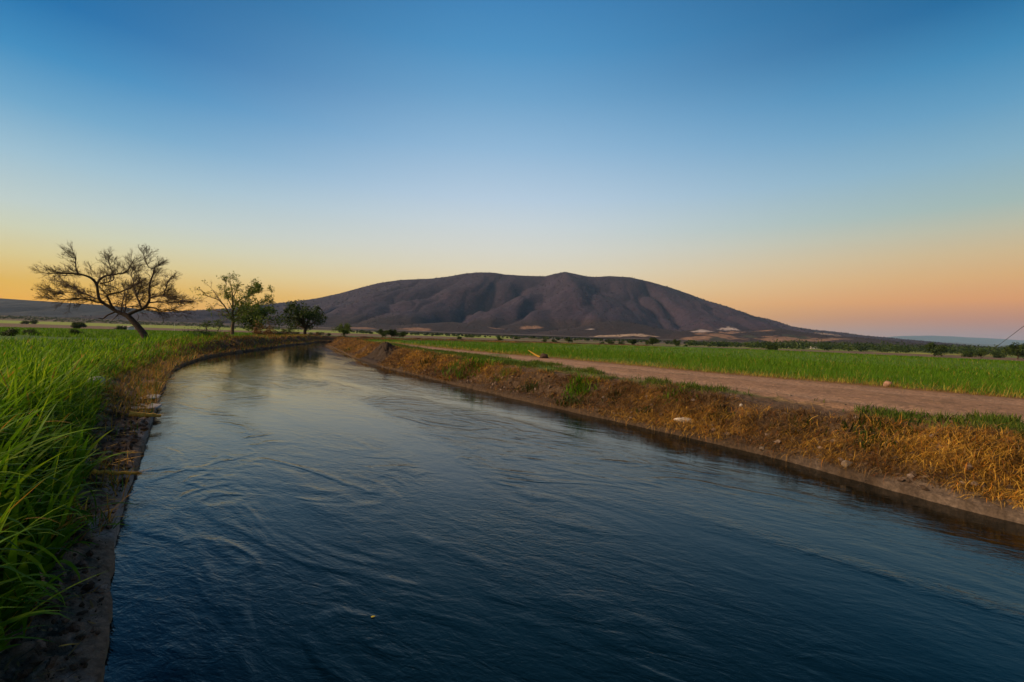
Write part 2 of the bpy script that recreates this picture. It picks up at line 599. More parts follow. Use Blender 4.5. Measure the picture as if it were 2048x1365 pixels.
def loft_bank(edge, side, dmax, name):
    """the bank as a strip swept along the water's edge, fine enough for clods and the broken lip"""
    E0 = smooth_poly(edge, 6000)
    r = np.maximum(np.hypot(E0[:, 0], E0[:, 1]), 2.0)
    r = np.where(E0[:, 1] < -1, 40, r)
    cum = np.cumsum(1 / r)
    n = 1500
    k = np.searchsorted(cum, np.linspace(cum[0], cum[-1], n))
    k = np.unique(np.clip(k, 0, len(E0) - 1))
    T = np.gradient(E0, axis=0)
    T /= np.linalg.norm(T, axis=1)[:, None]
    E, T = E0[k], T[k]
    Nn = np.stack([T[:, 1], -T[:, 0]], 1) * side
    ds = np.r_[0.0, 0.012, np.linspace(0.05, dmax, 90)]
    P = E[:, None] + Nn[:, None] * ds[None, :, None]
    X, Y = P[..., 0], P[..., 1]
    g = ground(X, Y, True)
    g["ins"] = np.zeros(X.shape, bool)
    g["left"] = np.full(X.shape, side < 0)
    Z = g["z"].copy()
    zt = ground(X[:, 3], Y[:, 3])
    wob = 0.035 * g["n1"] + 0.03 * g["n3"]
    lipz = (0.11 + 0.8 * wob[:, :1]) * (1 - 0.65 * sstep(8, 18, Y[:, :1]))
    Z[:, 0] = -0.6
    Z[:, 1:2] = lipz
    Z[:, 2:] = np.where((Y[:, 2:] > 8) & (ds[None, 2:] < 0.35), np.minimum(Z[:, 2:], lipz + ds[None, 2:] * 0.9), Z[:, 2:])
    Z = Z + (0.03 if side > 0 else 0.075) * fbm(X * 8, Y * 8, 5, 31, 0.6) * sstep(0.03, 0.25, ds)[None]
    Z[:, 2:] += 0.004
    Z[:, -8:] -= (np.linspace(0, 1, 8) ** 2 * 0.05)[None]
    # ragged outer face of the lip
    off = (0.02 * g["n3"][:, :2] + 0.02 * g["n1"][:, :2]) * (1 + 3 * sstep(8, 20, Y[:, :2]))
    X[:, :2] += Nn[:, None, 0] * off
    Y[:, :2] += Nn[:, None, 1] * off
    C = ground_colour(X, Y, g)
    V = np.stack([X, Y, Z], -1).reshape(-1, 3)
    nr, na = X.shape
    idx = np.arange(nr * na).reshape(nr, na)
    Q = np.stack([idx[:-1, :-1], idx[:-1, 1:], idx[1:, 1:], idx[1:, :-1]], -1).reshape(-1, 4)
    cl = C.reshape(-1, 3)
    lipd = (ds[None] - 0.26 - 0.2 * g["n1"])
    lip = ((lipd[:-1, :-1] < 0)).reshape(-1)
    for nm, mk in (("concrete_lip", lip), (name, ~lip)):
        q = Q[mk]
        u, inv = np.unique(q, return_inverse=True)
        me = np_mesh(nm, V[u], [inv.reshape(-1, 4)], M_GROUND, cl[u], smooth=True)
        o = link(nm, me)
        if nm == "concrete_lip":
            thing(o, "rough broken concrete lip along the water under the %s" % ("brown straw covered right bank" if side > 0 else "grassy left bank"), "kerb")
        else:
            kind(o, "structure")


def save_sheet(X, Y, Z, C, g):
    left, ins, inr, d, r = g["left"], g["ins"], g["inr"], g["d"], g["r"]
    right = ~left & ~ins
    nr, na = X.shape
    V = np.stack([X, Y, Z], -1).reshape(-1, 3)
    idx = np.arange(nr * na).reshape(nr, na)
    Q = np.stack([idx[:-1, :-1], idx[:-1, 1:], idx[1:, 1:], idx[1:, :-1]], -1).reshape(-1, 4)

    def fmask(m):
        mm = m.astype(float)
        return ((mm[:-1, :-1] + mm[:-1, 1:] + mm[1:, 1:] + mm[1:, :-1]) / 4).reshape(-1) > 0.49
    road = fmask(inr & right)
    bed = fmask(ins) & ~road
    rest = ~(road | bed)
    cl = C.reshape(-1, 3)
    for nm, mk, mt in (("canal_bed", bed, M_GROUND), ("dirt_road", road, M_ROAD), ("field", rest, M_GROUND)):
        q = Q[mk]
        u, inv = np.unique(q, return_inverse=True)
        me = np_mesh(nm, V[u], [inv.reshape(-1, 4)], mt, cl[u], smooth=True)
        kind(link(nm, me), "structure")


build_ground()
loft_bank(RE, 1, 2.7, "canal_bank")
loft_bank(LE, -1, 2.4, "canal_bank")


# ------------------------------------------------------------------ water
def build_water():
    n, k = 420, 44
    a, b = smooth_poly(LE, n), smooth_poly(RE, n)
    t = np.linspace(-0.02, 1.02, k)
    P = a[:, None] * (1 - t[None, :, None]) + b[:, None] * t[None, :, None]
    V = np.concatenate([P, np.zeros((n, k, 1))], -1).reshape(-1, 3)
    idx = np.arange(n * k).reshape(n, k)
    Q = np.stack([idx[:-1, :-1], idx[:-1, 1:], idx[1:, 1:], idx[1:, :-1]], -1).reshape(-1, 4)
    m, N, L = new_mat("canal_water")
    me = np_mesh("water", V, [Q], m, smooth=True)
    fa = me.attributes.new("flow", "FLOAT_VECTOR", "POINT")
    s = np.r_[0, np.cumsum(np.linalg.norm(np.diff((a + b) / 2, axis=0), axis=1))]
    wd = np.linalg.norm(a - b, axis=1)
    fv = np.zeros((n, k, 3), np.float32)
    fv[..., 0] = s[:, None]
    fv[..., 1] = t[None] * wd[:, None]
    fa.data.foreach_set("vector", fv.ravel())
    out = N.new("ShaderNodeOutputMaterial")
    p = N.new("ShaderNodeBsdfPrincipled")
    p.inputs["Base Color"].default_value = (0.0002, 0.0035, 0.0035, 1)
    p.inputs["Roughness"].default_value = 0.05
    p.inputs["IOR"].default_value = 1.33
    L.new(p.outputs[0], out.inputs[0])
    at = N.new("ShaderNodeAttribute")
    at.attribute_name = "flow"

    def noise(sx, sy, scale, detail, dist, rough=0.5):
        mp = N.new("ShaderNodeMapping")
        mp.inputs["Scale"].default_value = (sx, sy, 1)
        L.new(at.outputs["Vector"], mp.inputs["Vector"])
        z = N.new("ShaderNodeTexNoise")
        z.inputs["Scale"].default_value = scale
        z.inputs["Detail"].default_value = detail
        z.inputs["Roughness"].default_value = rough
        z.inputs["Distortion"].default_value = dist
        L.new(mp.outputs[0], z.inputs["Vector"])
        return z.outputs["Fac"]

    def mul(a_, b_):
        q = N.new("ShaderNodeMath")
        q.operation = "MULTIPLY"
        L.new(a_, q.inputs[0])
        if isinstance(b_, float):
            q.inputs[1].default_value = b_
        else:
            L.new(b_, q.inputs[1])
        return q.outputs[0]

    def add(a_, b_):
        q = N.new("ShaderNodeMath")
        L.new(a_, q.inputs[0])
        L.new(b_, q.inputs[1])
        return q.outputs[0]
    swirl = noise(0.8, 1.0, 0.7, 3, 1.4)
    rip = noise(1.0, 0.9, 4.6, 4, 0.7, 0.6)
    fine = noise(1.2, 1.0, 13.0, 3, 0.6, 0.6)
    patch = noise(0.3, 0.6, 0.6, 2, 0.8)
    pr = N.new("ShaderNodeMapRange")
    pr.inputs[1].default_value, pr.inputs[2].default_value = 0.38, 0.66
    pr.inputs[3].default_value, pr.inputs[4].default_value = 0.35, 1.3
    L.new(patch, pr.inputs[0])
    def maprange(x, a0, a1, b0, b1):
        q = N.new("ShaderNodeMapRange")
        q.interpolation_type = "SMOOTHSTEP"
        for i_, v_ in enumerate((a0, a1, b0, b1)):
            q.inputs[i_ + 1].default_value = v_
        L.new(x, q.inputs[0])
        return q.outputs[0]

    def op(o_, a_, v_):
        q = N.new("ShaderNodeMath")
        q.operation = o_
        L.new(a_, q.inputs[0])
        q.inputs[1].default_value = v_
        return q.outputs[0]
    # seams where upwelling water meets: soft creases, only here and there
    edd = noise(0.9, 1.0, 0.52, 2, 1.6, 0.5)
    crease = maprange(op("ABSOLUTE", op("SUBTRACT", edd, 0.5), 0.0), 0.0, 0.10, 1.0, 0.0)
    some = maprange(patch, 0.46, 0.62, 0.0, 1.0)
    h = add(add(mul(swirl, 0.010), mul(mul(crease, 0.0062), some)), mul(add(mul(rip, 0.0068), mul(fine, 0.0026)), pr.outputs[0]))
    # the current runs calmer upstream
    sx = N.new("ShaderNodeSeparateXYZ")
    L.new(at.outputs["Vector"], sx.inputs[0])
    h = mul(h, maprange(sx.outputs[0], 38.0, 66.0, 1.0, 0.38))
    b = N.new("ShaderNodeBump")
    b.inputs["Strength"].default_value = 1.0
    b.inputs["Distance"].default_value = 1.0
    L.new(h, b.inputs["Height"])
    L.new(b.outputs[0], p.inputs["Normal"])
    o = link("water", me)
    kind(o, "structure")


build_water()

# ------------------------------------------------------------------ mountains
MSKY = [(300, 652), (340, 646), (380, 639), (400, 635), (440, 629), (480, 619), (520, 612), (560, 607.5), (600, 603), (640, 597), (680, 588), (720, 577), (760, 567), (800, 561.5), (830, 560), (860, 559), (900, 554), (930, 548.5), (960, 546),
        (990, 547), (1010, 550.5), (1050, 553), (1090, 554), (1108, 549.5), (1130, 545), (1152, 549.5), (1172, 554), (1190, 555.5), (1220, 553.5), (1260, 556), (1300, 565), (1340, 576.5),
        (1380, 590), (1420, 606), (1450, 622), (1490, 629), (1530, 640), (1560, 650), (1600, 657), (1650, 665), (1700, 672), (1760, 676), (1800, 682), (1840, 692), (1900, 699), (1980, 704)]


def heights(px_list, Y):
    P = np.array([at_y(a, b, Y) for a, b in px_list])
    return P[:, 0], P[:, 2]


def mtn_height(X, Y):
    YR = 3700.0
    hx, hz = heights(MSKY, YR)
    # soft line of the crest
    H = np.maximum(np.interp(X, hx, hz, left=0, right=0), 0)
    w1, w2 = fbm(X / 520, Y / 900, 3, 41), fbm(X / 300 + 5, Y / 700, 3, 47)
    tq = (YR - Y) / 1750.0
    t = np.clip(tq, 0, 1)
    prof = (1 - t) ** 1.35
    back = np.clip(-tq / 0.9, 0, 1)
    prof = np.where(tq < 0, np.cos(back * math.pi / 2), prof)
    # spurs running down towards the plain
    sp = 1 - np.abs(np.sin((X / 330.0) + 1.5 * w1 + 0.0007 * (YR - Y)))
    sp2 = 1 - np.abs(np.sin((X / 120.0) + 2.0 * w2 + 0.002 * (YR - Y)))
    amp = np.clip(np.where(tq < 0, 0, t * (1 - t) * 4), 0, 1) * H
    sp3 = 1 - np.abs(np.sin((X / 47.0) + 2.6 * fbm(X / 130 + 9, Y / 300, 3, 53) + 0.004 * (YR - Y)))
    z1 = H * prof - amp * (0.25 * sp + 0.10 * sp2 + 0.018 * sp3 - 0.09)
    # the buttress under the summit
    px_, py_, pz_ = at_y(1132, 546, 3500.0)
    dx, dy = (X - px_), (3500.0 - Y)
    wx = np.where(dx < 0, 760.0, 900.0)
    q = ((np.abs(dx) / wx) ** 1.5 + (np.abs(dy) / np.where(dy > 0, 1600.0, 600.0)) ** 1.5) ** (1 / 1.5)
    z2 = pz_ * (1 - q) ** 1.0 * (q < 1) - pz_ * (0.06 * sp2 + 0.015 * sp3) * np.clip(q * 3, 0, 1) * (q < 1)
    z2 = np.where(np.isfinite(z2), z2, -99)
    z = np.maximum(z1, z2)
    # lower hills at its foot
    for hpx, hpy, Yh, wpx, dep in ((1440, 625, 2900, 150, 520), (760, 650, 1900, 120, 330), (900, 646, 2050, 210, 420), (1240, 645, 1950, 190, 420), (1560, 658, 1900, 180, 380), (1700, 676, 1650, 200, 330), (1400, 662, 1700, 130, 280)):
        cx, cy, cz = at_y(hpx, hpy, Yh)
        w = wpx / F * Yh
        q = np.hypot((X - cx) / w, (Y - cy) / dep)
        z = np.maximum(z, cz * np.clip(1 - q, 0, 1) ** 0.8 * (1 - 0.12 * sp2 * np.clip(q * 2, 0, 1)))
    z = z + 7 * w2 * np.clip(z / 60, 0, 1) * np.clip(t * 3, 0, 1)
    return z + 14 - 10


def grid_mesh(name, X, Y, Z, mat, C):
    nr, na = X.shape
    V = np.stack([X, Y, Z], -1).reshape(-1, 3)
    idx = np.arange(nr * na).reshape(nr, na)
    Q = np.stack([idx[:-1, :-1], idx[:-1, 1:], idx[1:, 1:], idx[1:, :-1]], -1).reshape(-1, 4)
    return np_mesh(name, V, [Q], mat, C.reshape(-1, 3), smooth=True)


def mtn_hit(px, py):
    d = ray(px, py)
    t = np.linspace(1100, 4200, 1500)
    zz = mtn_height(d.x * t, d.y * t)
    k = np.nonzero(CAM_H + d.z * t < zz)[0]
    k = k[0] if len(k) else 0
    return d.x * t[k], d.y * t[k]


def build_mountain():
    xs = np.linspace(-3300, 4200, 620)
    ys = np.r_[np.linspace(1150, 2400, 170), np.linspace(2410, 4200, 180)]
    X, Y = np.meshgrid(xs, ys)
    Z = mtn_height(X, Y)
    C = np.empty(X.shape + (3,))
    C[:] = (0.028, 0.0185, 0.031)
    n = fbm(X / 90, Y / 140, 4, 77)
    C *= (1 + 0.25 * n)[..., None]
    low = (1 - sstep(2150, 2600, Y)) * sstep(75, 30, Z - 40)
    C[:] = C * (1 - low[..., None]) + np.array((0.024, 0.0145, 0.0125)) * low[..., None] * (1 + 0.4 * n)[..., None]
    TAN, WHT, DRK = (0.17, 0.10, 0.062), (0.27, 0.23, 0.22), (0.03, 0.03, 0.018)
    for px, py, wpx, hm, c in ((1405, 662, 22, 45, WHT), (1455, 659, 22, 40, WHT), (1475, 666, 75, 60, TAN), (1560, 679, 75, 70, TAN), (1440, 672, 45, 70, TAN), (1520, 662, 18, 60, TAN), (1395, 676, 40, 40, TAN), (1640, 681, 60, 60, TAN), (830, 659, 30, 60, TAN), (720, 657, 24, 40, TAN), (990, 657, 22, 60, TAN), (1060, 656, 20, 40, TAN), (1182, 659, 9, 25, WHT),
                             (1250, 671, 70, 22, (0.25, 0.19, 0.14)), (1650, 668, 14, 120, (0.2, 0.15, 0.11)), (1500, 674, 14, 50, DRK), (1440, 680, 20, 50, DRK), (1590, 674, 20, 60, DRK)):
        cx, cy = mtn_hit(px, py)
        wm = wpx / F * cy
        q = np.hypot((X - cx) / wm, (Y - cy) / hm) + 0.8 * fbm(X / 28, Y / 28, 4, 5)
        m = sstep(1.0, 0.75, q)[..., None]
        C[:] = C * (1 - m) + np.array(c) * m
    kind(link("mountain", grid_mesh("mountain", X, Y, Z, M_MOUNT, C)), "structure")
    # scrub dotted over the slopes
    n = 24000
    x = RNG.uniform(-2600, 3600, n)
    y = RNG.uniform(1500, 3750, n)
    z = mtn_height(x, y)
    k = z > 12
    x, y, z = x[k], y[k], z[k]
    sz = RNG.uniform(2.5, 5.5, len(x)) * (y / 3000)
    cols = lerp_cols([(0.020, 0.015, 0.018), (0.030, 0.022, 0.027), (0.042, 0.029, 0.033)], RNG.random(len(x)))
    kind(link("scrub", leaf_mesh("scrub", np.stack([x, y, z + sz * 0.5], 1), sz, cols, 0.0)), "stuff")
    # low hills on the left
    LH = [(-700, 560), (-300, 585), (0, 598), (60, 602), (120, 606), (200, 611), (260, 620), (300, 628), (340, 636), (385, 644), (430, 652), (470, 656)]
    YR = 3000.0
    hx, hz = heights(LH, YR)
    xs = np.linspace(-7000, -1300, 300)
    ys = np.linspace(1700, 3900, 90)
    X, Y = np.meshgrid(xs, ys)
    H = np.maximum(np.interp(X, hx, hz, right=0), 0)
    t = (YR - Y) / 1200
    w = fbm(X / 300, Y / 500, 3, 91)
    sp = 1 - np.abs(np.sin(X / 210 + 2 * w + 0.001 * Y))
    tt = np.clip(t, 0, 1)
    Z = H * np.where(t > 0, (1 - tt) ** 1.2, np.cos(np.clip(-t, 0, 1) * math.pi / 2)) - H * 0.25 * sp * 4 * tt * (1 - tt) + 3
    C = np.empty(X.shape + (3,))
    C[:] = (0.024, 0.025, 0.028)
    C *= (1 + 0.3 * fbm(X / 80, Y / 120, 4, 3))[..., None]
    kind(link("hill", grid_mesh("hill", X, Y, Z, M_MOUNT, C)), "structure")
    # far blue ranges on the right
    for nm, prof, YR in (("far_mountain", [(1500, 690), (1700, 680), (1760, 675.5), (1790, 672.5), (1830, 671), (1870, 670.5), (1920, 673), (1980, 676), (2048, 680), (2200, 690), (2500, 700)], 17000.0),
                         ("far_hill", [(1500, 700), (1700, 694), (1800, 690), (1870, 683), (1950, 686.5), (2048, 692), (2200, 694), (2500, 705)], 10500.0),
                         ("near_hill", [(1780, 699), (1850, 697), (1920, 692.5), (1990, 693), (2048, 698), (2200, 700), (2400, 716)], 4700.0)):
        hx, hz = heights(prof, YR)
        xs = np.linspace(hx[0], hx[-1], 260)
        ys = np.linspace(YR * 0.86, YR * 1.1, 26)
        X, Y = np.meshgrid(xs, ys)
        H = np.maximum(np.interp(X, hx, hz), 0) + YR * 0.0006 * fbm(X / (YR * 0.02), X * 0, 4, 8)
        t = (YR - Y) / (YR * 0.13)
        tt = np.clip(t, 0, 1)
        Z = H * np.where(t > 0, (1 - tt), 1 - np.clip(-t * 0.9, 0, 1)) - 0.2 * H * 4 * tt * (1 - tt) * np.abs(fbm(X / (YR * 0.03), Y / (YR * 0.1), 3, 6)) - 5
        C = np.empty(X.shape + (3,))
        C[:] = (0.06, 0.065, 0.06)
        kind(link(nm, grid_mesh(nm, X, Y, Z, M_FARM, C)), "structure")


# ------------------------------------------------------------------ blades
def blade_arrays(P, Ln, Wd, azm, lean, curve, segs, rnd):
    n = len(P)
    t = np.linspace(0, 1, segs + 1)
    th = lean[:, None] + curve[:, None] * t[None] ** 1.3
    step = Ln[:, None] / segs
    hor = np.concatenate([np.zeros((n, 1)), np.cumsum(np.sin((th[:, 1:] + th[:, :-1]) / 2) * step, 1)], 1)
    ver = np.concatenate([np.zeros((n, 1)), np.cumsum(np.cos((th[:, 1:] + th[:, :-1]) / 2) * step, 1)], 1)
    ca, sa = np.cos(azm)[:, None], np.sin(azm)[:, None]
    X = P[:, :1] + hor * ca
    Y = P[:, 1:2] + hor * sa
    Z = P[:, 2:3] + ver
    w = Wd[:, None] * np.clip(np.minimum(0.55 + 1.6 * t, 1.0) * (1 - t ** 2.2), 0.04, 1)[None] / 2
    tw = azm[:, None] + math.pi / 2 + (rnd[:, None] - 0.5) * 1.4
    ox, oy = np.cos(tw) * w, np.sin(tw) * w
    A = np.stack([X - ox, Y - oy, Z], -1)
    B = np.stack([X + ox, Y + oy, Z], -1)
    V = np.stack([A, B], 2).reshape(n, -1, 3)
    k = V.shape[1]
    base = (np.arange(n) * k)[:, None]
    Q = []
    for s in range(segs):
        Q.append(np.stack([base[:, 0] + 2 * s, base[:, 0] + 2 * s + 1, base[:, 0] + 2 * s + 3, base[:, 0] + 2 * s + 2], 1))
    return V.reshape(-1, 3), np.concatenate(Q), k


def grass_obj(name, batches, mat, parent=None, k="stuff"):
    VV, QQ, CC, off = [], [], [], 0
    for (P, Ln, Wd, azm, lean, curve, segs, rnd, col) in batches:
        V, Q, kk = blade_arrays(P, Ln, Wd, azm, lean, curve, segs, rnd)
        VV.append(V)
        QQ.append(Q + off)
        CC.append(np.repeat(col, kk, 0))
        off += len(V)
    me = np_mesh(name, np.concatenate(VV), [np.concatenate(QQ)], mat, np.concatenate(CC))
    o = link(name, me, parent)
    if k:
        kind(o, k)
    return o


def lerp_cols(cols, u):
    cols = np.array(cols, float)
    x = u * (len(cols) - 1)
    i = np.clip(np.floor(x).astype(int), 0, len(cols) - 2)
    f = (x - i)[:, None]
    return cols[i] * (1 - f) + cols[i + 1] * f


def scatter(n, rmin, rmax, a0, a1, power=1.0):
    """random points in a sector; power 1 = density falling as 1/r"""
    u = RNG.random(n)
    r = rmin * (rmax / rmin) ** u if power == 1 else np.sqrt(rmin ** 2 + u * (rmax ** 2 - rmin ** 2))
    a = np.radians(a0 + (a1 - a0) * RNG.random(n))
    return r * np.sin(a), r * np.cos(a)


GREENS = [(0.022, 0.072, 0.004), (0.060, 0.165, 0.005), (0.13, 0.26, 0.007), (0.24, 0.34, 0.014)]
CROP = [(0.040, 0.105, 0.004), (0.065, 0.155, 0.006), (0.10, 0.195, 0.010), (0.17, 0.22, 0.02)]
STRAWS = [(0.11, 0.052, 0.012), (0.235, 0.125, 0.020), (0.41, 0.232, 0.030), (0.55, 0.33, 0.05)]


def left_grass():
    out = []
    for n, r0_, r1_, segs, lm, wm in ((8000, 2.1, 8.0, 9, 1.2, 0.056), (36000, 7.0, 20, 6, 0.9, 0.032), (40000, 18, 48, 4, 0.6, 0.045)):
        x, y = scatter(n, r0_, r1_, -66, -20)
        g = ground(x, y, True)
        e, _ = poly_dist(x, y, GE)
        e = np.where(inside(x, y, GRASSY), e, -e) + 0.25 * g["n1"] * sstep(4, 12, g["r"])
        keep = g["left"] & (e > 0) & (RNG.random(n) < 0.5 + 0.5 * sstep(-0.35, 0.2, g["n1"]))
        keep &= ~((g["d"] > 14) & (y > 38))
        x, y, z, d = x[keep], y[keep], g["z"][keep], e[keep]
        n2_ = g["n2"][keep]
        m = len(x)
        h = lm * (0.3 + 0.8 * RNG.random(m)) * (0.55 + 0.45 * sstep(0.0, 0.8, d)) * (1 + 0.3 * n2_)
        rnd = RNG.random(m)
        # blades lean towards the water and with the breeze
        azm = np.where(RNG.random(m) < 0.6, RNG.normal(0.0, 0.9, m), RNG.random(m) * 2 * math.pi)
        lean = np.abs(RNG.normal(0.22, 0.2, m))
        curve = np.abs(RNG.normal(1.1, 0.7, m)) + (RNG.random(m) < 0.3) * 1.0
        col = lerp_cols(GREENS, np.clip(RNG.normal(0.50, 0.28, m) + 0.2 * n2_, 0, 1))
        dead = RNG.random(m) < 0.018
        col[dead] = lerp_cols(STRAWS, 0.4 + 0.6 * RNG.random(dead.sum()))
        out.append((np.stack([x, y, z - 0.02], 1), h, wm * (0.5 + 0.8 * RNG.random(m)), azm, lean, curve, segs, rnd, col))
    grass_obj("tall_grass", out, M_GRASS)


left_grass()


def right_field():
    out = []
    eb = np.arctan2(FIELD_R_EDGE[:, 0], FIELD_R_EDGE[:, 1])
    er = np.hypot(FIELD_R_EDGE[:, 0], FIELD_R_EDGE[:, 1])
    for n, r0_, r1_, segs, wm, hm in ((120000, 9, 32, 4, 0.013, 0.38), (90000, 30, 110, 3, 0.035, 0.38), (70000, 100, 460, 2, 0.15, 0.42)):
        x, y = scatter(n, r0_, r1_, -24, 56)
        g = ground(x, y, True)
        b = np.hypot(x, y) / np.interp(np.arctan2(x, y), eb, er)
        keep = ~g["left"] & ~g["ins"] & ~g["inr"] & (g["rd"] > 0.35 + 0.25 * g["n1"]) & (g["d"] > 4) & (b < 1.0)
        keep &= ~((g["b"] < 0.35) & (g["n1"] > 0.2))
        # only on the field side of the track
        a_, _ = poly_dist(x, y, RL)
        keep &= (g["b"] < a_)
        x, y, z, bb, n1, n2_ = x[keep], y[keep], g["z"][keep], g["b"][keep], g["n1"][keep], g["n2"][keep]
        m = len(x)
        margin = sstep(3.2, 0.4, bb + 1.6 * n2_ + 0.8 * n1)
        h = hm * (0.45 + 0.65 * RNG.random(m)) * (1 - 0.4 * margin) * (1 + 0.35 * n2_ + 0.2 * n1)
        rnd = RNG.random(m)
        azm = RNG.random(m) * 2 * math.pi
        lean = np.abs(RNG.normal(0.25, 0.22, m))
        curve = np.abs(RNG.normal(0.8, 0.5, m))
        col = lerp_cols(CROP, np.clip(RNG.normal(0.45, 0.14, m) + 0.15 * n2_, 0, 1))
        dry = RNG.random(m) < 0.04 + 0.75 * margin
        col[dry] = lerp_cols([(0.18, 0.09, 0.02), (0.30, 0.22, 0.035), (0.34, 0.30, 0.06)], RNG.random(dry.sum()))
        out.append((np.stack([x, y, z - 0.02], 1), h, wm * (0.6 + 0.8 * RNG.random(m)), azm, lean, curve, segs, rnd, col))
    grass_obj("crop_grass", out, M_GRASS)


right_field()


def left_field():
    out = []
    eb = np.arctan2(FIELD_L_EDGE[:, 0], FIELD_L_EDGE[:, 1])
    er = np.hypot(FIELD_L_EDGE[:, 0], FIELD_L_EDGE[:, 1])
    n = 60000
    x, y = scatter(n, 44, 300, -60, -24)
    g = ground(x, y, True)
    b = np.hypot(x, y) / np.interp(np.arctan2(x, y), eb, er)
    keep = g["left"] & (g["d"] > 11) & (b < 1.0) & (y > 42)
    x, y, z = x[keep], y[keep], g["z"][keep]
    m = len(x)
    col = lerp_cols(CROP, np.clip(RNG.normal(0.5, 0.2, m), 0, 1))
    out.append((np.stack([x, y, z - 0.02], 1), 0.3 * (0.6 + 0.7 * RNG.random(m)), 0.10 * (0.6 + 0.8 * RNG.random(m)), RNG.random(m) * 6.28,
                np.abs(RNG.normal(0.15, 0.15, m)), np.abs(RNG.normal(0.5, 0.3, m)), 2, RNG.random(m), col))
    grass_obj("crop_grass", out, M_GRASS)


left_field()


def bank_scatter(edge, side, n, rmin, rmax, dmin, dmax):
    """points along a canal edge, denser where the bank is nearer; side +1 right of the edge's direction"""
    E = smooth_poly(edge, 2400)
    T = np.gradient(E, axis=0)
    T /= np.linalg.norm(T, axis=1)[:, None]
    Nn = np.stack([T[:, 1], -T[:, 0]], 1) * side
    r = np.hypot(E[:, 0], E[:, 1])
    w = np.where((r > rmin) & (r < rmax) & (E[:, 1] > -1), 1 / r, 0)
    k = RNG.choice(len(E), n, p=w / w.sum())
    d = RNG.uniform(dmin, dmax, n)
    P = E[k] + Nn[k] * d[:, None] + T[k] * RNG.normal(0, 0.08, n)[:, None]
    return P[:, 0], P[:, 1]


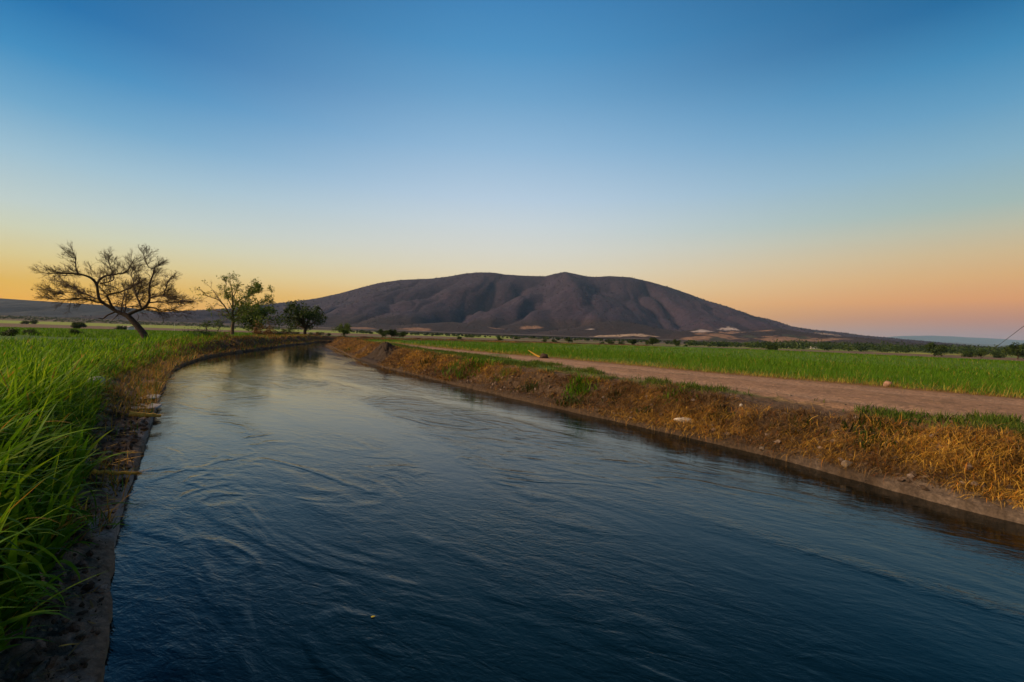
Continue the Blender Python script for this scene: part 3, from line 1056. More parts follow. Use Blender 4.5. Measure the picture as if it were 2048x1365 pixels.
def bank_straw():
    out = []
    for n, r0_, r1_, wm, segs in ((260000, 5, 20, 0.008, 4), (160000, 18, 80, 0.020, 3)):
        x, y = bank_scatter(RE, 1, n, r0_, r1_, 0.02, 2.5)
        g = ground(x, y, True)
        heap = sstep(-0.6, 0.05, g["n2"] + 0.6 * g["n1"])
        keep = ~g["left"] & ~g["ins"] & ~g["inr"] & (g["d"] > 0.03 + (0.15 + 0.2 * g["n1"]) * (1 - sstep(6.0, 8.5, y))) & (g["d"] < 1.85 + 0.3 * g["n2"] + 0.3 * g["n1"] + 0.8 * sstep(14, 26, y)) & (g["rd"] > 0.25) & (RNG.random(n) < 0.25 + 0.75 * heap) & (g["q"] > 1.15)
        x, y, z, n1, n2_, d = x[keep], y[keep], g["z"][keep], g["n1"][keep], g["n2"][keep], g["d"][keep]
        m = len(x)
        lift = RNG.random(m) ** 1.6 * 0.17 * (0.5 + 0.8 * np.clip(0.5 + fbm(x * 2.2, y * 2.2, 3, 71), 0, 1)) * (1 - 0.85 * sstep(1.2, 1.9, d)) * sstep(0.25, 0.8, d)
        Ln = 0.06 + 0.22 * RNG.random(m) ** 1.5
        azm = RNG.random(m) * 2 * math.pi
        lean = np.where(RNG.random(m) < 0.93, RNG.uniform(1.2, 1.8, m), RNG.uniform(0.3, 1.2, m))
        loop = RNG.random(m) < 0.35
        Ln = np.where(loop, Ln * 1.7, Ln)
        lean = np.where(loop, RNG.uniform(0.5, 1.1, m), lean)
        curve = np.where(loop, RNG.uniform(1.2, 2.6, m), RNG.normal(0.1, 0.8, m))
        tone = fbm(x * 1.1 + 40, y * 1.1, 3, 61)
        col = lerp_cols(STRAWS, np.clip(RNG.normal(0.27, 0.27, m) + 0.30 * n2_ + 0.55 * tone + 0.14 * sstep(14, 6, y), 0, 1))
        old = RNG.random(m) < 0.25 + 0.35 * sstep(0.05, -0.3, tone)
        col[old] = lerp_cols([(0.05, 0.03, 0.014), (0.11, 0.065, 0.026), (0.17, 0.12, 0.06)], RNG.random(old.sum()))
        red = RNG.random(m) < 0.12
        col[red] *= np.array((1.1, 0.75, 0.6))
        out.append((np.stack([x, y, z + lift - 0.01], 1), Ln, wm * (0.5 + RNG.random(m)), azm, lean, curve, segs, RNG.random(m), col))
    # dry tufts along the left bank
    n = 90000
    x, y = bank_scatter(LE, -1, n, 2.4, 80, 0.0, 4.5)
    g = ground(x, y, True)
    keep = g["left"] & (g["d"] > 0.01) & (g["d"] < 3.0 + 1.2 * sstep(26, 34, y)) & (g["n1"] + 0.3 * g["n2"] > -0.08 - 0.2 * sstep(9, 14, y)) & (y > 2.5) & ((y > 9.0) | (RNG.random(n) < 0.10 + 0.35 * sstep(0.1, 0.4, g["n1"])))
    x, y, z = x[keep], y[keep], g["z"][keep]
    m = len(x)
    col = lerp_cols(STRAWS, np.clip(RNG.normal(0.52, 0.24, m) - 0.3 * sstep(22, 32, y), 0, 1))
    gr = RNG.random(m) < 0.22
    col[gr] = lerp_cols(CROP, RNG.random(gr.sum()) * 0.7)
    out.append((np.stack([x, y, z - 0.01], 1), 0.1 + 0.26 * RNG.random(m), (0.012 + 0.02 * sstep(15, 40, y)) * (0.5 + RNG.random(m)), RNG.random(m) * 6.28,
                RNG.uniform(0.0, 1.3, m), RNG.normal(0.6, 0.6, m), 3, RNG.random(m), col))
    grass_obj("dry_grass", out, M_STRAW)
    # low green turf along the track verges
    n = 110000
    x, y = bank_scatter(RE, 1, n, 5, 60, 1.6, 5.0)
    g = ground(x, y, True)
    a_, _ = poly_dist(x, y, RL)
    keep = ~g["left"] & ~g["ins"] & (g["rd"] > -0.25 + 0.3 * g["n1"]) & (a_ < g["b"]) & (g["d"] > 1.75 + 0.4 * g["n1"]) & (g["n2"] + 1.1 * g["n1"] > RNG.uniform(-0.25, 0.4, n))
    keep |= (g["inr"] & (g["n2"] + 0.3 * g["n1"] > 0.42) & (np.abs(g["rd"] + 0.9) < 0.6))
    x, y, z = x[keep], y[keep], g["z"][keep]
    m = len(x)
    col = lerp_cols([(0.03, 0.055, 0.006), (0.06, 0.115, 0.012), (0.15, 0.15, 0.025)], RNG.random(m))
    grass_obj("turf", [(np.stack([x, y, z - 0.01], 1), 0.07 + 0.15 * RNG.random(m), (0.010 + 0.012 * RNG.random(m)) * (1 + sstep(14, 40, y)), RNG.random(m) * 6.28,
                        RNG.uniform(0.0, 0.8, m), RNG.normal(0.7, 0.4, m), 3, RNG.random(m), col)], M_GRASS)


bank_straw()


def bank_litter():
    """broken straw and chips strewn over the bare soil of the left bank"""
    n = 9000
    x, y = bank_scatter(LE, -1, n, 1.5, 26, 0.06, 1.5)
    g = ground(x, y, True)
    keep = g["left"] & (RNG.random(n) < 0.3 + 0.7 * sstep(-0.2, 0.3, g["n1"]))
    x, y, z = x[keep], y[keep], g["z"][keep]
    m = len(x)
    col = lerp_cols([(0.05, 0.032, 0.018), (0.14, 0.085, 0.035), (0.30, 0.18, 0.05)], RNG.random(m) ** 1.6)
    Ln = 0.015 + 0.13 * RNG.random(m) ** 4
    grass_obj("litter", [(np.stack([x, y, z + 0.012], 1), Ln, 0.006 + 0.012 * RNG.random(m), RNG.random(m) * 6.28, RNG.uniform(1.2, 1.6, m), RNG.normal(0.1, 0.3, m), 3, RNG.random(m), col)], M_STRAW)


bank_litter()


def bank_gravel():
    """clods and chips of stone on the bare soil beside the water: far too many to count"""
    n = 5200
    x, y = bank_scatter(LE, -1, n, 1.5, 14, 0.05, 1.5)
    x2, y2 = bank_scatter(RE, 1, 2600, 4, 24, 0.05, 1.6)
    x, y = np.r_[x, x2], np.r_[y, y2]
    z = ground(x, y)
    m = len(x)
    base = np.array([(1, 0, 0), (-1, 0, 0), (0, 1, 0), (0, -1, 0), (0, 0, 1), (0, 0, -1), (.6, .6, .5), (-.6, .6, .5), (-.6, -.6, .5), (.6, -.6, .5)], float)
    F_ = np.array([(4, 6, 7), (4, 7, 8), (4, 8, 9), (4, 9, 6), (0, 2, 6), (2, 1, 7), (1, 3, 8), (3, 0, 9), (6, 2, 7), (7, 1, 8), (8, 3, 9), (9, 0, 6), (5, 2, 0), (5, 1, 2), (5, 3, 1), (5, 0, 3)])
    s_ = (0.004 + 0.030 * RNG.random(m) ** 4) * (1 + 0.8 * (y > 5))
    V = base[None] * (1 + RNG.normal(0, 0.22, (m, 10, 1))) * s_[:, None, None] * RNG.uniform(0.6, 1.3, (m, 1, 3))
    a = RNG.random(m) * 6.28
    ca, sa = np.cos(a)[:, None], np.sin(a)[:, None]
    V = np.stack([V[..., 0] * ca - V[..., 1] * sa, V[..., 0] * sa + V[..., 1] * ca, V[..., 2]], -1)
    V += np.stack([x, y, z + s_ * 0.4 + 0.008], 1)[:, None]
    Fa = (F_[None] + (np.arange(m) * 10)[:, None, None]).reshape(-1, 3)
    col = lerp_cols([(0.05, 0.033, 0.02), (0.12, 0.08, 0.055), (0.26, 0.20, 0.16)], RNG.random(m) ** 1.5)
    kind(link("gravel", np_mesh("gravel", V.reshape(-1, 3), [Fa], M_GROUND, np.repeat(col, 10, 0))), "stuff")


bank_gravel()


# ------------------------------------------------------------------ trees
def tube_arrays(paths):
    """paths: list of (points (n,3), radii (n,), sides)"""
    V, Q, off = [], [], 0
    for P, R, k in paths:
        P = np.asarray(P, float)
        n = len(P)
        T = np.gradient(P, axis=0)
        T /= np.linalg.norm(T, axis=1)[:, None] + 1e-9
        ref = np.array((0.0, 0.0, 1.0)) if abs(T[0, 2]) < 0.9 else np.array((1.0, 0, 0))
        U = np.cross(T, ref)
        U /= np.linalg.norm(U, axis=1)[:, None] + 1e-9
        Wv = np.cross(T, U)
        a = np.arange(k) / k * 2 * math.pi
        ring = P[:, None] + (U[:, None] * np.cos(a)[None, :, None] + Wv[:, None] * np.sin(a)[None, :, None]) * np.asarray(R)[:, None, None]
        V.append(ring.reshape(-1, 3))
        idx = off + np.arange(n * k).reshape(n, k)
        nx = np.roll(idx, -1, 1)
        Q.append(np.stack([idx[:-1], nx[:-1], nx[1:], idx[1:]], -1).reshape(-1, 4))
        off += n * k
    return np.concatenate(V), np.concatenate(Q)


def tube_obj(name, paths, mat, parent=None):
    V, Q = tube_arrays(paths)
    return link(name, np_mesh(name, V, [Q], mat, smooth=True), parent)


def leaf_mesh(name, P, size, cols, up_bias=0.3):
    n = len(P)
    nrm = RNG.normal(0, 1, (n, 3))
    nrm[:, 2] += up_bias * 2
    nrm /= np.linalg.norm(nrm, axis=1)[:, None]
    a = np.cross(nrm, RNG.normal(0, 1, (n, 3)))
    a /= np.linalg.norm(a, axis=1)[:, None]
    b = np.cross(nrm, a)
    s = (size * (0.6 + 0.8 * RNG.random(n)))[:, None]
    V = np.stack([P - a * s, P - b * s * 0.45, P + a * s, P + b * s * 0.45], 1).reshape(-1, 3)
    Q = np.arange(4 * n).reshape(n, 4)
    return np_mesh(name, V, [Q], M_LEAF, np.repeat(cols, 4, 0))


build_mountain()


def unit(v):
    return v / (np.linalg.norm(v) + 1e-9)


def wander(p, d, length, n, wob, trop):
    pts = [p]
    for _ in range(n):
        d = unit(d + RNG.normal(0, wob, 3) + trop)
        pts.append(pts[-1] + d * length / n)
    return np.array(pts), d


def twigs_from(paths_pts, center, levels, length, r0, density, spread=0.8, trop=(0, 0, 0.04)):
    """side shoots growing from the given branches, and shoots from those"""
    outp, tips = [], []
    cur = paths_pts
    L = length
    rad = r0
    for lv in range(levels):
        nxt = []
        for P in cur:
            seg = np.linalg.norm(np.diff(P, axis=0), axis=1)
            tot = seg.sum()
            k = max(2, int(tot * density[lv]))
            cum = np.r_[0, np.cumsum(seg)]
            for u in np.r_[RNG.uniform(0.12, 1.0, k), 1.0]:
                s = u * tot
                i = min(np.searchsorted(cum, s, "right") - 1, len(seg) - 1)
                f = (s - cum[i]) / (seg[i] + 1e-9)
                p = P[i] * (1 - f) + P[i + 1] * f
                t = unit(P[i + 1] - P[i])
                out = unit(p - center)
                d = unit(t * 0.75 + out * 0.35 + RNG.normal(0, spread, 3) * 0.75)
                ln = L * (0.45 + 0.8 * RNG.random()) * (1.15 - 0.5 * u)
                Q, dd = wander(p, d, ln, 4, 0.22, np.array(trop) + out * 0.05)
                nxt.append(Q)
                outp.append((Q, np.linspace(rad, rad * 0.45, len(Q)), 3))
                if lv == levels - 1:
                    tips.append(Q[-1])
        cur = nxt
        L *= 0.58
        rad *= 0.62
    return outp, np.array(tips)


def px_limbs(specs, ox, oy, sc, Y, base_px, depth):
    """limbs traced on a zoomed view -> metres relative to the trunk's foot; each limb wanders in depth too"""
    bx, _, bz = at_y(*base_px, Y)
    outp = []
    for pts, ra, rb, dz in specs:
        tt = np.linspace(0, 1, len(pts))
        P = np.array([at_y(ox + a / sc, oy + b / sc, Y + dz[0] + (dz[1] - dz[0]) * q) for (a, b), q in zip(pts, tt)]) - np.array((bx, Y, bz))
        n = max(6, len(P) * 4)
        P = smooth_poly(P, n)
        outp.append((P, np.linspace(ra, rb, n)))
    return outp, (bx, Y, bz)


def bare_tree():
    base = (290, 682)
    Y = 40.0
    S = [  # zoomed points, radius at start/end, depth offset at start/end
        ([(1405, 1165), (1372, 1080), (1312, 1000), (1250, 930), (1190, 868), (1130, 835)], .29, .20, (0, 0)),
        ([(1150, 845), (1040, 800), (960, 750), (880, 700), (833, 650), (818, 580), (805, 475)], .20, .10, (0, -.6)),
        ([(805, 480), (760, 420), (690, 380), (570, 350), (420, 345), (280, 345), (190, 345)], .13, .03, (-.6, -2.6)),
        ([(575, 352), (552, 270), (545, 160), (512, 95)], .07, .02, (-1.4, -1.8)),
        ([(805, 475), (840, 420), (900, 380), (1000, 360), (1150, 330), (1210, 250), (1248, 180)], .12, .03, (-.6, 1.8)),
        ([(840, 470), (960, 442), (1010, 400), (960, 250), (940, 110)], .07, .02, (-.6, 1.0)),
        ([(833, 650), (770, 640), (690, 600), (600, 560), (480, 490), (360, 440), (230, 430)], .09, .02, (-.4, 2.6)),
        ([(880, 700), (800, 690), (700, 660), (560, 650), (420, 660), (280, 650), (165, 612)], .09, .02, (-.3, -3.0)),
        ([(700, 662), (560, 590), (400, 570), (300, 590), (190, 515)], .05, .02, (-1.2, -2.2)),
        ([(1030, 798), (980, 730), (950, 660), (930, 612), (980, 590), (1070, 575), (1180, 530), (1290, 470), (1400, 400)], .12, .03, (0, -2.4)),
        ([(1070, 575), (1040, 520), (960, 500), (890, 480)], .05, .02, (-1.0, -1.8)),
        ([(1170, 850), (1270, 800), (1360, 770), (1410, 720), (1440, 650), (1435, 560), (1445, 460), (1480, 360), (1510, 260), (1590, 220), (1650, 185)], .17, .025, (0, 1.4)),
        ([(1345, 770), (1310, 680), (1280, 610), (1260, 540), (1240, 430), (1220, 350), (1260, 250)], .11, .02, (.2, 3.2)),
        ([(1280, 605), (1320, 540), (1340, 480), (1300, 380), (1230, 260)], .06, .02, (.9, -.8)),
        ([(1505, 290), (1430, 270), (1390, 190), (1362, 95)], .05, .015, (1.2, .4)),
        ([(1440, 640), (1520, 620), (1600, 620), (1700, 640), (1800, 670), (1900, 690)], .09, .02, (.5, -2.4)),
        ([(1420, 700), (1520, 690), (1650, 690), (1800, 690), (1945, 680)], .08, .02, (.4, 2.8)),
        ([(1600, 615), (1640, 520), (1660, 440), (1725, 375)], .06, .03, (-.6, -1.6)),
        ([(1380, 755), (1500, 760), (1580, 800), (1700, 785), (1860, 815)], .08, .02, (.2, 1.6)),
        ([(1100, 815), (1110, 700), (1135, 590), (1130, 480)], .06, .02, (0, .9)),
        ([(1140, 830), (1150, 740), (1165, 600), (1190, 450)], .05, .015, (0, 2.0)),
        ([(1020, 812), (930, 850), (880, 890), (826, 885)], .09, .05, (0, -.9)),
        ([(1060, 840), (1000, 900), (970, 935)], .05, .02, (0, .6)),
        ([(1330, 1000), (1290, 930), (1310, 870), (1290, 830)], .04, .015, (0, -.6)),
    ]
    limbs, bp = px_limbs(S, 60, 490, 6.02, Y, base, 0)
    bp = (bp[0], bp[1], gz(bp[0], bp[1]))
    root = empty("bare_tree", bp)
    thing(root, "large bare leaning tree with wide spreading crown beside the canal on the left", "tree", "trees along the left bank")
    tp, tr = limbs[0]
    tp = np.vstack([tp[0] + np.array((0.12, 0, -0.35)), tp])
    tr = np.r_[0.36, tr]
    tube_obj("trunk", [(tp, tr, 9)], M_BARK, root)
    tube_obj("limbs", [(P, R * 0.85, 6) for P, R in limbs[1:]], M_BARK, root)
    center = np.array((-2.6, 0, 4.0))
    tw, tips = twigs_from([P[:int(len(P) * 0.93)] for P, R in limbs[2:21]], center, 3, 1.12, 0.020, (6.0, 7.6, 8.5), 0.68)
    tube_obj("twigs", tw, M_BARK, root)
    # the last dead leaves
    sel = tips[RNG.random(len(tips)) < 0.07]
    c = lerp_cols([(0.03, 0.025, 0.012), (0.05, 0.05, 0.015)], RNG.random(len(sel)))
    link("leaves", leaf_mesh("leaves", sel, np.full(len(sel), 0.06), c), root)


bare_tree()


def sparse_tree():
    Y = 76.0
    S = [([(508, 748), (512, 640), (522, 560), (512, 480), (516, 400), (510, 250), (482, 95)], .30, .04, (0, 0)),
         ([(512, 570), (460, 460), (400, 370), (330, 310), (220, 270), (132, 200)], .14, .03, (0, -1.6)),
         ([(520, 505), (580, 480), (680, 440), (780, 370), (905, 335)], .13, .03, (0, 1.4)),
         ([(515, 420), (580, 330), (690, 270), (800, 230), (890, 205)], .12, .03, (0, -1.0)),
         ([(511, 300), (560, 200), (592, 105)], .09, .03, (0, 1.2)),
         ([(400, 372), (330, 270), (250, 165)], .08, .02, (-.6, 1.0)),
         ([(515, 530), (420, 480), (300, 440), (268, 400)], .08, .02, (0, 2.2)),
         ([(520, 520), (590, 430), (650, 340), (770, 175)], .09, .02, (0, 2.0)),
         ([(516, 430), (470, 330), (420, 220), (440, 130)], .08, .02, (0, -2.0)),
         ([(520, 560), (620, 500), (700, 470), (760, 440)], .07, .02, (0, -1.6)), ]
    limbs, bp = px_limbs(S, 380, 550, 6.02, Y, (464, 673), 0)
    bp = (bp[0], bp[1], gz(bp[0], bp[1]))
    root = empty("sparse_tree", bp)
    thing(root, "tall upright tree half in leaf on the left bank, bare at its left side", "tree", "trees along the left bank")
    tp, tr = limbs[0]
    tp = np.vstack([tp[0] + np.array((0, 0, -0.4)), tp])
    tube_obj("trunk", [(tp, np.r_[0.42, tr], 8)], M_BARK2, root)
    tube_obj("limbs", [(P, R, 5) for P, R in limbs[1:]], M_BARK2, root)
    tw, tips = twigs_from([P for P, R in limbs], np.array((0, 0, 5.0)), 3, 1.5, 0.032, (1.6, 2.2, 2.0))
    tube_obj("twigs", tw, M_BARK2, root)
    pr = np.clip((tips[:, 0] + 1.0) / 1.6, 0.12, 1) * np.clip((tips[:, 2] - 1.6) / 1.5, 0.1, 1)
    sel = tips[RNG.random(len(tips)) < pr]
    sel = np.repeat(sel, 9, 0) + RNG.normal(0, 0.20, (len(sel) * 9, 3))
    c = lerp_cols([(0.05, 0.085, 0.006), (0.13, 0.18, 0.014)], RNG.random(len(sel)))
    link("crown", leaf_mesh("crown", sel, np.full(len(sel), 0.14), c), root)


sparse_tree()


def make_tree(name, h, w, trunk_r, n_limb, leaves, leaf_size, cols, clump=0.16, low=0.35, seed=0, flat=0.8):
    """broad-leaved tree at the origin: trunk that forks into limbs, crown of leaves in uneven clumps"""
    global RNG
    keep = RNG
    RNG = np.random.default_rng(1000 + seed)
    root = empty(name, (0, 0, 0))
    fork = h * low * 0.7
    tp, d = wander(np.array((0, 0, -0.3)), np.array((0.1 * RNG.normal(), 0.1 * RNG.normal(), 1.0)), fork + 0.3, 5, 0.06, np.zeros(3))
    tube_obj("trunk", [(tp, np.linspace(trunk_r * 1.25, trunk_r * 0.85, 6), 7)], M_BARK, root)
    top = tp[-1]
    paths, ends = [], []
    for k in range(n_limb):
        a = k / n_limb * 6.28 + RNG.normal(0, 0.3)
        e = RNG.uniform(0.25, 1.25)
        tgt = np.array((math.cos(a) * w * 0.5 * RNG.uniform(0.6, 1.0) * math.cos(e) * 1.15, math.sin(a) * w * 0.5 * RNG.uniform(0.6, 1.0) * math.cos(e) * 1.15, h * (low + (0.93 - low) * math.sin(e) * RNG.uniform(0.85, 1.05))))
        mid = (top + tgt) / 2 + RNG.normal(0, 0.06 * w, 3) + np.array((0, 0, 0.05 * h))
        P = smooth_poly([top - (top - tp[-2]) * 0.5, mid, tgt], 8)
        paths.append((P, np.linspace(trunk_r * 0.55, trunk_r * 0.1, 8), 5))
        ends += [tgt, P[5] + RNG.normal(0, 0.1 * w, 3) * np.array((1, 1, 0.6))]
        for _ in range(2):
            q = P[RNG.integers(3, 7)]
            e2 = q + RNG.normal(0, 0.16 * w, 3) * np.array((1, 1, 0.7))
            e2[2] = max(e2[2], h * low * 0.8)
            paths.append((np.array([q, (q + e2) / 2 + RNG.normal(0, 0.02 * w, 3), e2]), np.linspace(trunk_r * 0.2, trunk_r * 0.06, 3), 4))
            ends.append(e2)
    tube_obj("limbs", paths, M_BARK, root)
    ends = np.array(ends)
    per = leaves // len(ends)
    rad = clump * w * RNG.uniform(0.6, 1.25, len(ends))
    C = np.repeat(ends, per, 0)
    u = RNG.normal(0, 1, (len(C), 3))
    u /= np.linalg.norm(u, axis=1)[:, None]
    P = C + u * (np.repeat(rad, per) * RNG.random(len(C)) ** 0.45)[:, None] * np.array((1, 1, flat))
    tone = np.clip(np.repeat(RNG.normal(0.45, 0.22, len(ends)), per) + RNG.normal(0, 0.18, len(C)), 0, 1)
    link("crown", leaf_mesh("crown", P, np.full(len(P), leaf_size), lerp_cols(cols, tone)), root)
    RNG = keep
    return root


DKG = [(0.012, 0.026, 0.005), (0.03, 0.055, 0.008), (0.055, 0.085, 0.012)]
MDG = [(0.025, 0.050, 0.006), (0.06, 0.10, 0.010), (0.11, 0.15, 0.016)]
BRN = [(0.05, 0.035, 0.015), (0.08, 0.055, 0.02), (0.10, 0.08, 0.03)]


def place_px(root, px, py, Y, s, rz=0.0, sz=None):
    d = ray(px, py)
    x = d.x / d.y * Y
    root.location = (x, Y, gz(x, Y) - 0.05)
    root.scale = (s, s, sz or s)
    root.rotation_euler = (0, 0, rz)
    return root


# trees round the bend of the canal
t = make_tree("dense_tree", 7.6, 9.0, 0.30, 9, 5200, 0.20, DKG, 0.17, 0.30, 1)
place_px(t, 609, 673, 104, 1.12)
thing(t, "broad dark green tree standing at the far bend of the canal", "tree", "trees round the canal bend")
t = make_tree("bushy_tree", 6.0, 6.5, 0.22, 8, 3600, 0.18, MDG, 0.18, 0.22, 2)
place_px(t, 510, 670, 92, 1.25)
thing(t, "leafy green tree close behind the tall half bare tree, right of its trunk", "tree", "trees round the canal bend")
t = make_tree("round_tree", 4.2, 5.6, 0.2, 8, 3000, 0.17, MDG, 0.2, 0.2, 3)
place_px(t, 688, 674, 125, 0.85)
thing(t, "rounded paler green tree just right of the far canal bend", "tree", "trees round the canal bend")
t = make_tree("slender_tree", 5.0, 3.6, 0.12, 6, 900, 0.14, MDG, 0.16, 0.35, 4)
place_px(t, 413, 660, 120, 0.72)
thing(t, "slender loose leaved tree between the bare tree and the tall half bare tree", "tree", "trees round the canal bend")
t2 = dup(t, (0, 0, 0))
place_px(t2, 436, 662, 128, 0.85, 2.0)
thing(t2, "slender tree just left of the tall half bare tree's trunk", "tree", "trees round the canal bend")
t3 = make_tree("grey_tree", 5.0, 4.0, 0.14, 7, 900, 0.10, BRN, 0.17, 0.25, 5)
place_px(t3, 540, 668, 100, 0.8)
thing(t3, "small greyish brown thin tree at the right edge of the leafy green tree", "tree", "trees round the canal bend")
t4 = make_tree("bush", 1.6, 2.6, 0.06, 6, 900, 0.10, DKG, 0.24, 0.08, 6)
place_px(t4, 575, 672, 102, 1.0)
thing(t4, "low dark bush at the left foot of the broad dark tree", "bush", "bushes along the canal and fields")
reed = make_tree("reddish_bush", 2.0, 3.2, 0.05, 8, 1600, 0.11, [(0.09, 0.045, 0.015), (0.15, 0.075, 0.02), (0.2, 0.10, 0.03)], 0.22, 0.05, 8)
place_px(reed, 525, 674, 82, 1.05)
thing(reed, "rusty brown dry bush on the left bank right of the tall half bare tree", "bush", "bushes along the canal and fields")
hb_ = make_tree("hedge_bush", 1.5, 4.0, 0.06, 8, 1600, 0.09, DKG, 0.22, 0.05, 9)
place_px(hb_, 412, 684, 43, 0.75, 0, 0.55)
thing(hb_, "low dark bush on top of the left bank between the two leafless trees", "bush", "bushes along the canal and fields")

for k, (px_, py_, Y_, s_, q_) in enumerate(((548, 676, 88, .8, 0), (560, 677, 92, .65, 0), (590, 678, 96, .7, 0), (622, 680, 100, .6, 0), (640, 680, 104, .75, 0), (657, 680, 108, .55, 0), (534, 678, 84, .55, 1), (573, 680, 90, .5, 1), (632, 682, 97, .45, 1), (447, 684, 56, .5, 1))):
    b_ = dup((t4, reed)[q_], (0, 0, 0))
    place_px(b_, px_, py_, Y_, s_, k * 1.7, s_ * 0.9)
    thing(b_, ("low green bush in the rough growth along the canal's far bend", "low rusty dry bush in the rough growth along the far left bank")[q_], "bush", ("green bushes along the canal's far bend", "rusty bushes along the far left bank")[q_])

# field bushes and small trees: prototypes reused
P_TREE = make_tree("field_tree", 4.0, 5.0, 0.16, 8, 3600, 0.19, DKG, 0.2, 0.3, 11)
P_BUSH = make_tree("field_bush", 2.4, 3.2, 0.08, 7, 1800, 0.15, DKG, 0.24, 0.12, 12)
GRP = "trees and bushes scattered over the fields"
SPOTS = [  # prototype, px, base py, distance, scale, label
    (0, 765, 676, 175, 0.82, "small dark tree in the field, left one of the trio right of the canal bend"),
    (0, 783, 678, 170, 0.86, "small dark tree, middle and tallest of the trio right of the canal bend"),
    (0, 806, 677, 178, 0.62, "small dark tree in the field, right one of the trio right of the canal bend"),
    (1, 999, 684, 190, 0.78, "dark bush at the green field's edge below the left mountain spur"),
    (1, 918, 679, 230, 0.7, "low dark bush at the field's edge below the mountain, right of the trio of trees"),
    (1, 1090, 684, 210, 0.65, "dark bush below the summit, left of the thin spreading field tree"),
    (1, 1108, 685, 205, 0.75, "round dark bush next to the thin spreading field tree"),
    (0, 1137, 686, 215, 0.62, "thin spreading tree at the field's edge just right of the summit's foot"),
    (1, 1205, 690, 180, 0.5, "small brown bush at the end of a row along the field's far edge"),
    (1, 1222, 690, 185, 0.75, "dark bush leaning right, in the row along the field's far edge"),
    (1, 1241, 692, 190, 0.7, "neat round bush in the row along the field's far edge"),
    (0, 1265, 692, 200, 0.72, "upright dark tree in the row along the field's far edge"),
    (0, 1305, 696, 160, 0.75, "largest dark tree in the middle of the row along the field's far edge"),
    (0, 1352, 695, 185, 0.68, "dark tree on the yellow green strip, right of the row's largest tree"),
    (1, 1371, 694, 190, 0.5, "tiny round bush on the yellow green strip"),
    (1, 1546, 703, 190, 1.6, "wide dark bush standing alone on the right part of the green field"),
    (0, 1870, 711, 230, 1.75, "big round crowned dark tree at the far edge of the field under the blue ranges"),
    (1, 1935, 712, 240, 1.35, "dark spreading bush between the two big trees on the right"),
    (0, 1962, 713, 235, 1.0, "dark tree between the two big trees on the right, with open crown"),
    (1, 1995, 714, 250, 1.7, "dark rounded bush left of the tree cut by the right edge"),
    (0, 2036, 714, 215, 1.75, "big dark tree cut off by the right edge of the view"),
    (1, 49, 646, 330, 1.3, "dark bush on the far green strip at the left"),
    (1, 69, 646, 360, 1.5, "taller bush behind the dark bush on the far green strip at the left"),
    (0, 157, 659, 170, 0.8, "small spreading field tree left of the bare tree's crown edge"),
    (1, 240, 661, 180, 1.0, "dark bush beside the little pale shed"),
    (1, 20, 682, 40, 0.36, "dark bush among the tall grass at the left edge"),
    (1, 63, 678, 44, 0.3, "dark small bush standing above the tall grass on the left"),
    (1, 148, 678, 50, 0.3, "low bush in the grass below the far spreading tree"),
]
used = {0: False, 1: False}
for k, (kd, px, py, Y, s, lab) in enumerate(SPOTS):
    pr_ = (P_TREE, P_BUSH)[kd]
    o = pr_ if not used[kd] else dup(pr_, (0, 0, 0))
    used[kd] = True
    place_px(o, px, py, Y, s, k * 1.9, s * random.uniform(0.85, 1.1))
    thing(o, lab, "tree" if kd == 0 else "bush", GRP)


def wood():
    """the far wood along the foot of the mountain: one mass"""
    pts, cols = [], []
    for px in np.arange(700, 2100, 1.6):
        lo, hi = (380, 800) if px > 1380 else (500, 1000)
        for _ in range(1 if px < 1380 else 2):
            if RNG.random() < (0.45 if px < 1380 else 0.25 + 0.3 * math.sin(px * 0.09)):
                continue
            Y = RNG.uniform(lo, hi)
            d = ray(px + RNG.uniform(-2, 2), 690)
            x = d.x / d.y * Y
            hh = RNG.uniform(2.5, 6.0) * (1.0 + 0.8 * sstep(1450, 1600, px) if px > 1380 else 0.75)
            k = 60
            u = RNG.normal(0, 1, (k, 3))
            u /= np.linalg.norm(u, axis=1)[:, None]
            u *= RNG.random((k, 1)) ** 0.4
            u = u * np.array((hh * 0.75, hh * 0.75, hh * 0.5)) + np.array((x, Y, hh * 0.5))
            u[:, 2] += 0
            pts.append(u)
            tone = np.clip(RNG.normal(0.4, 0.25) + RNG.normal(0, 0.15, k), 0, 1)
            cols.append(lerp_cols(DKG, tone))
    for px in np.arange(-60, 560, 2.2):
        Y = RNG.uniform(700, 1100)
        d = ray(px, 690)
        x = d.x / d.y * Y
        hh = RNG.uniform(2.5, 5)
        k = 36
        u = RNG.normal(0, 1, (k, 3)) * np.array((hh * 0.5, hh * 0.5, hh * 0.3)) + np.array((x, Y, hh * 0.5))
        pts.append(u)
        cols.append(lerp_cols(DKG, np.clip(RNG.normal(0.4, 0.2, k), 0, 1)))
    P = np.concatenate(pts)
    P[:, 2] += ground(P[:, 0], P[:, 1])
    kind(link("woodland", leaf_mesh("woodland", P, np.full(len(P), 0.9), np.concatenate(cols))), "stuff")


wood()


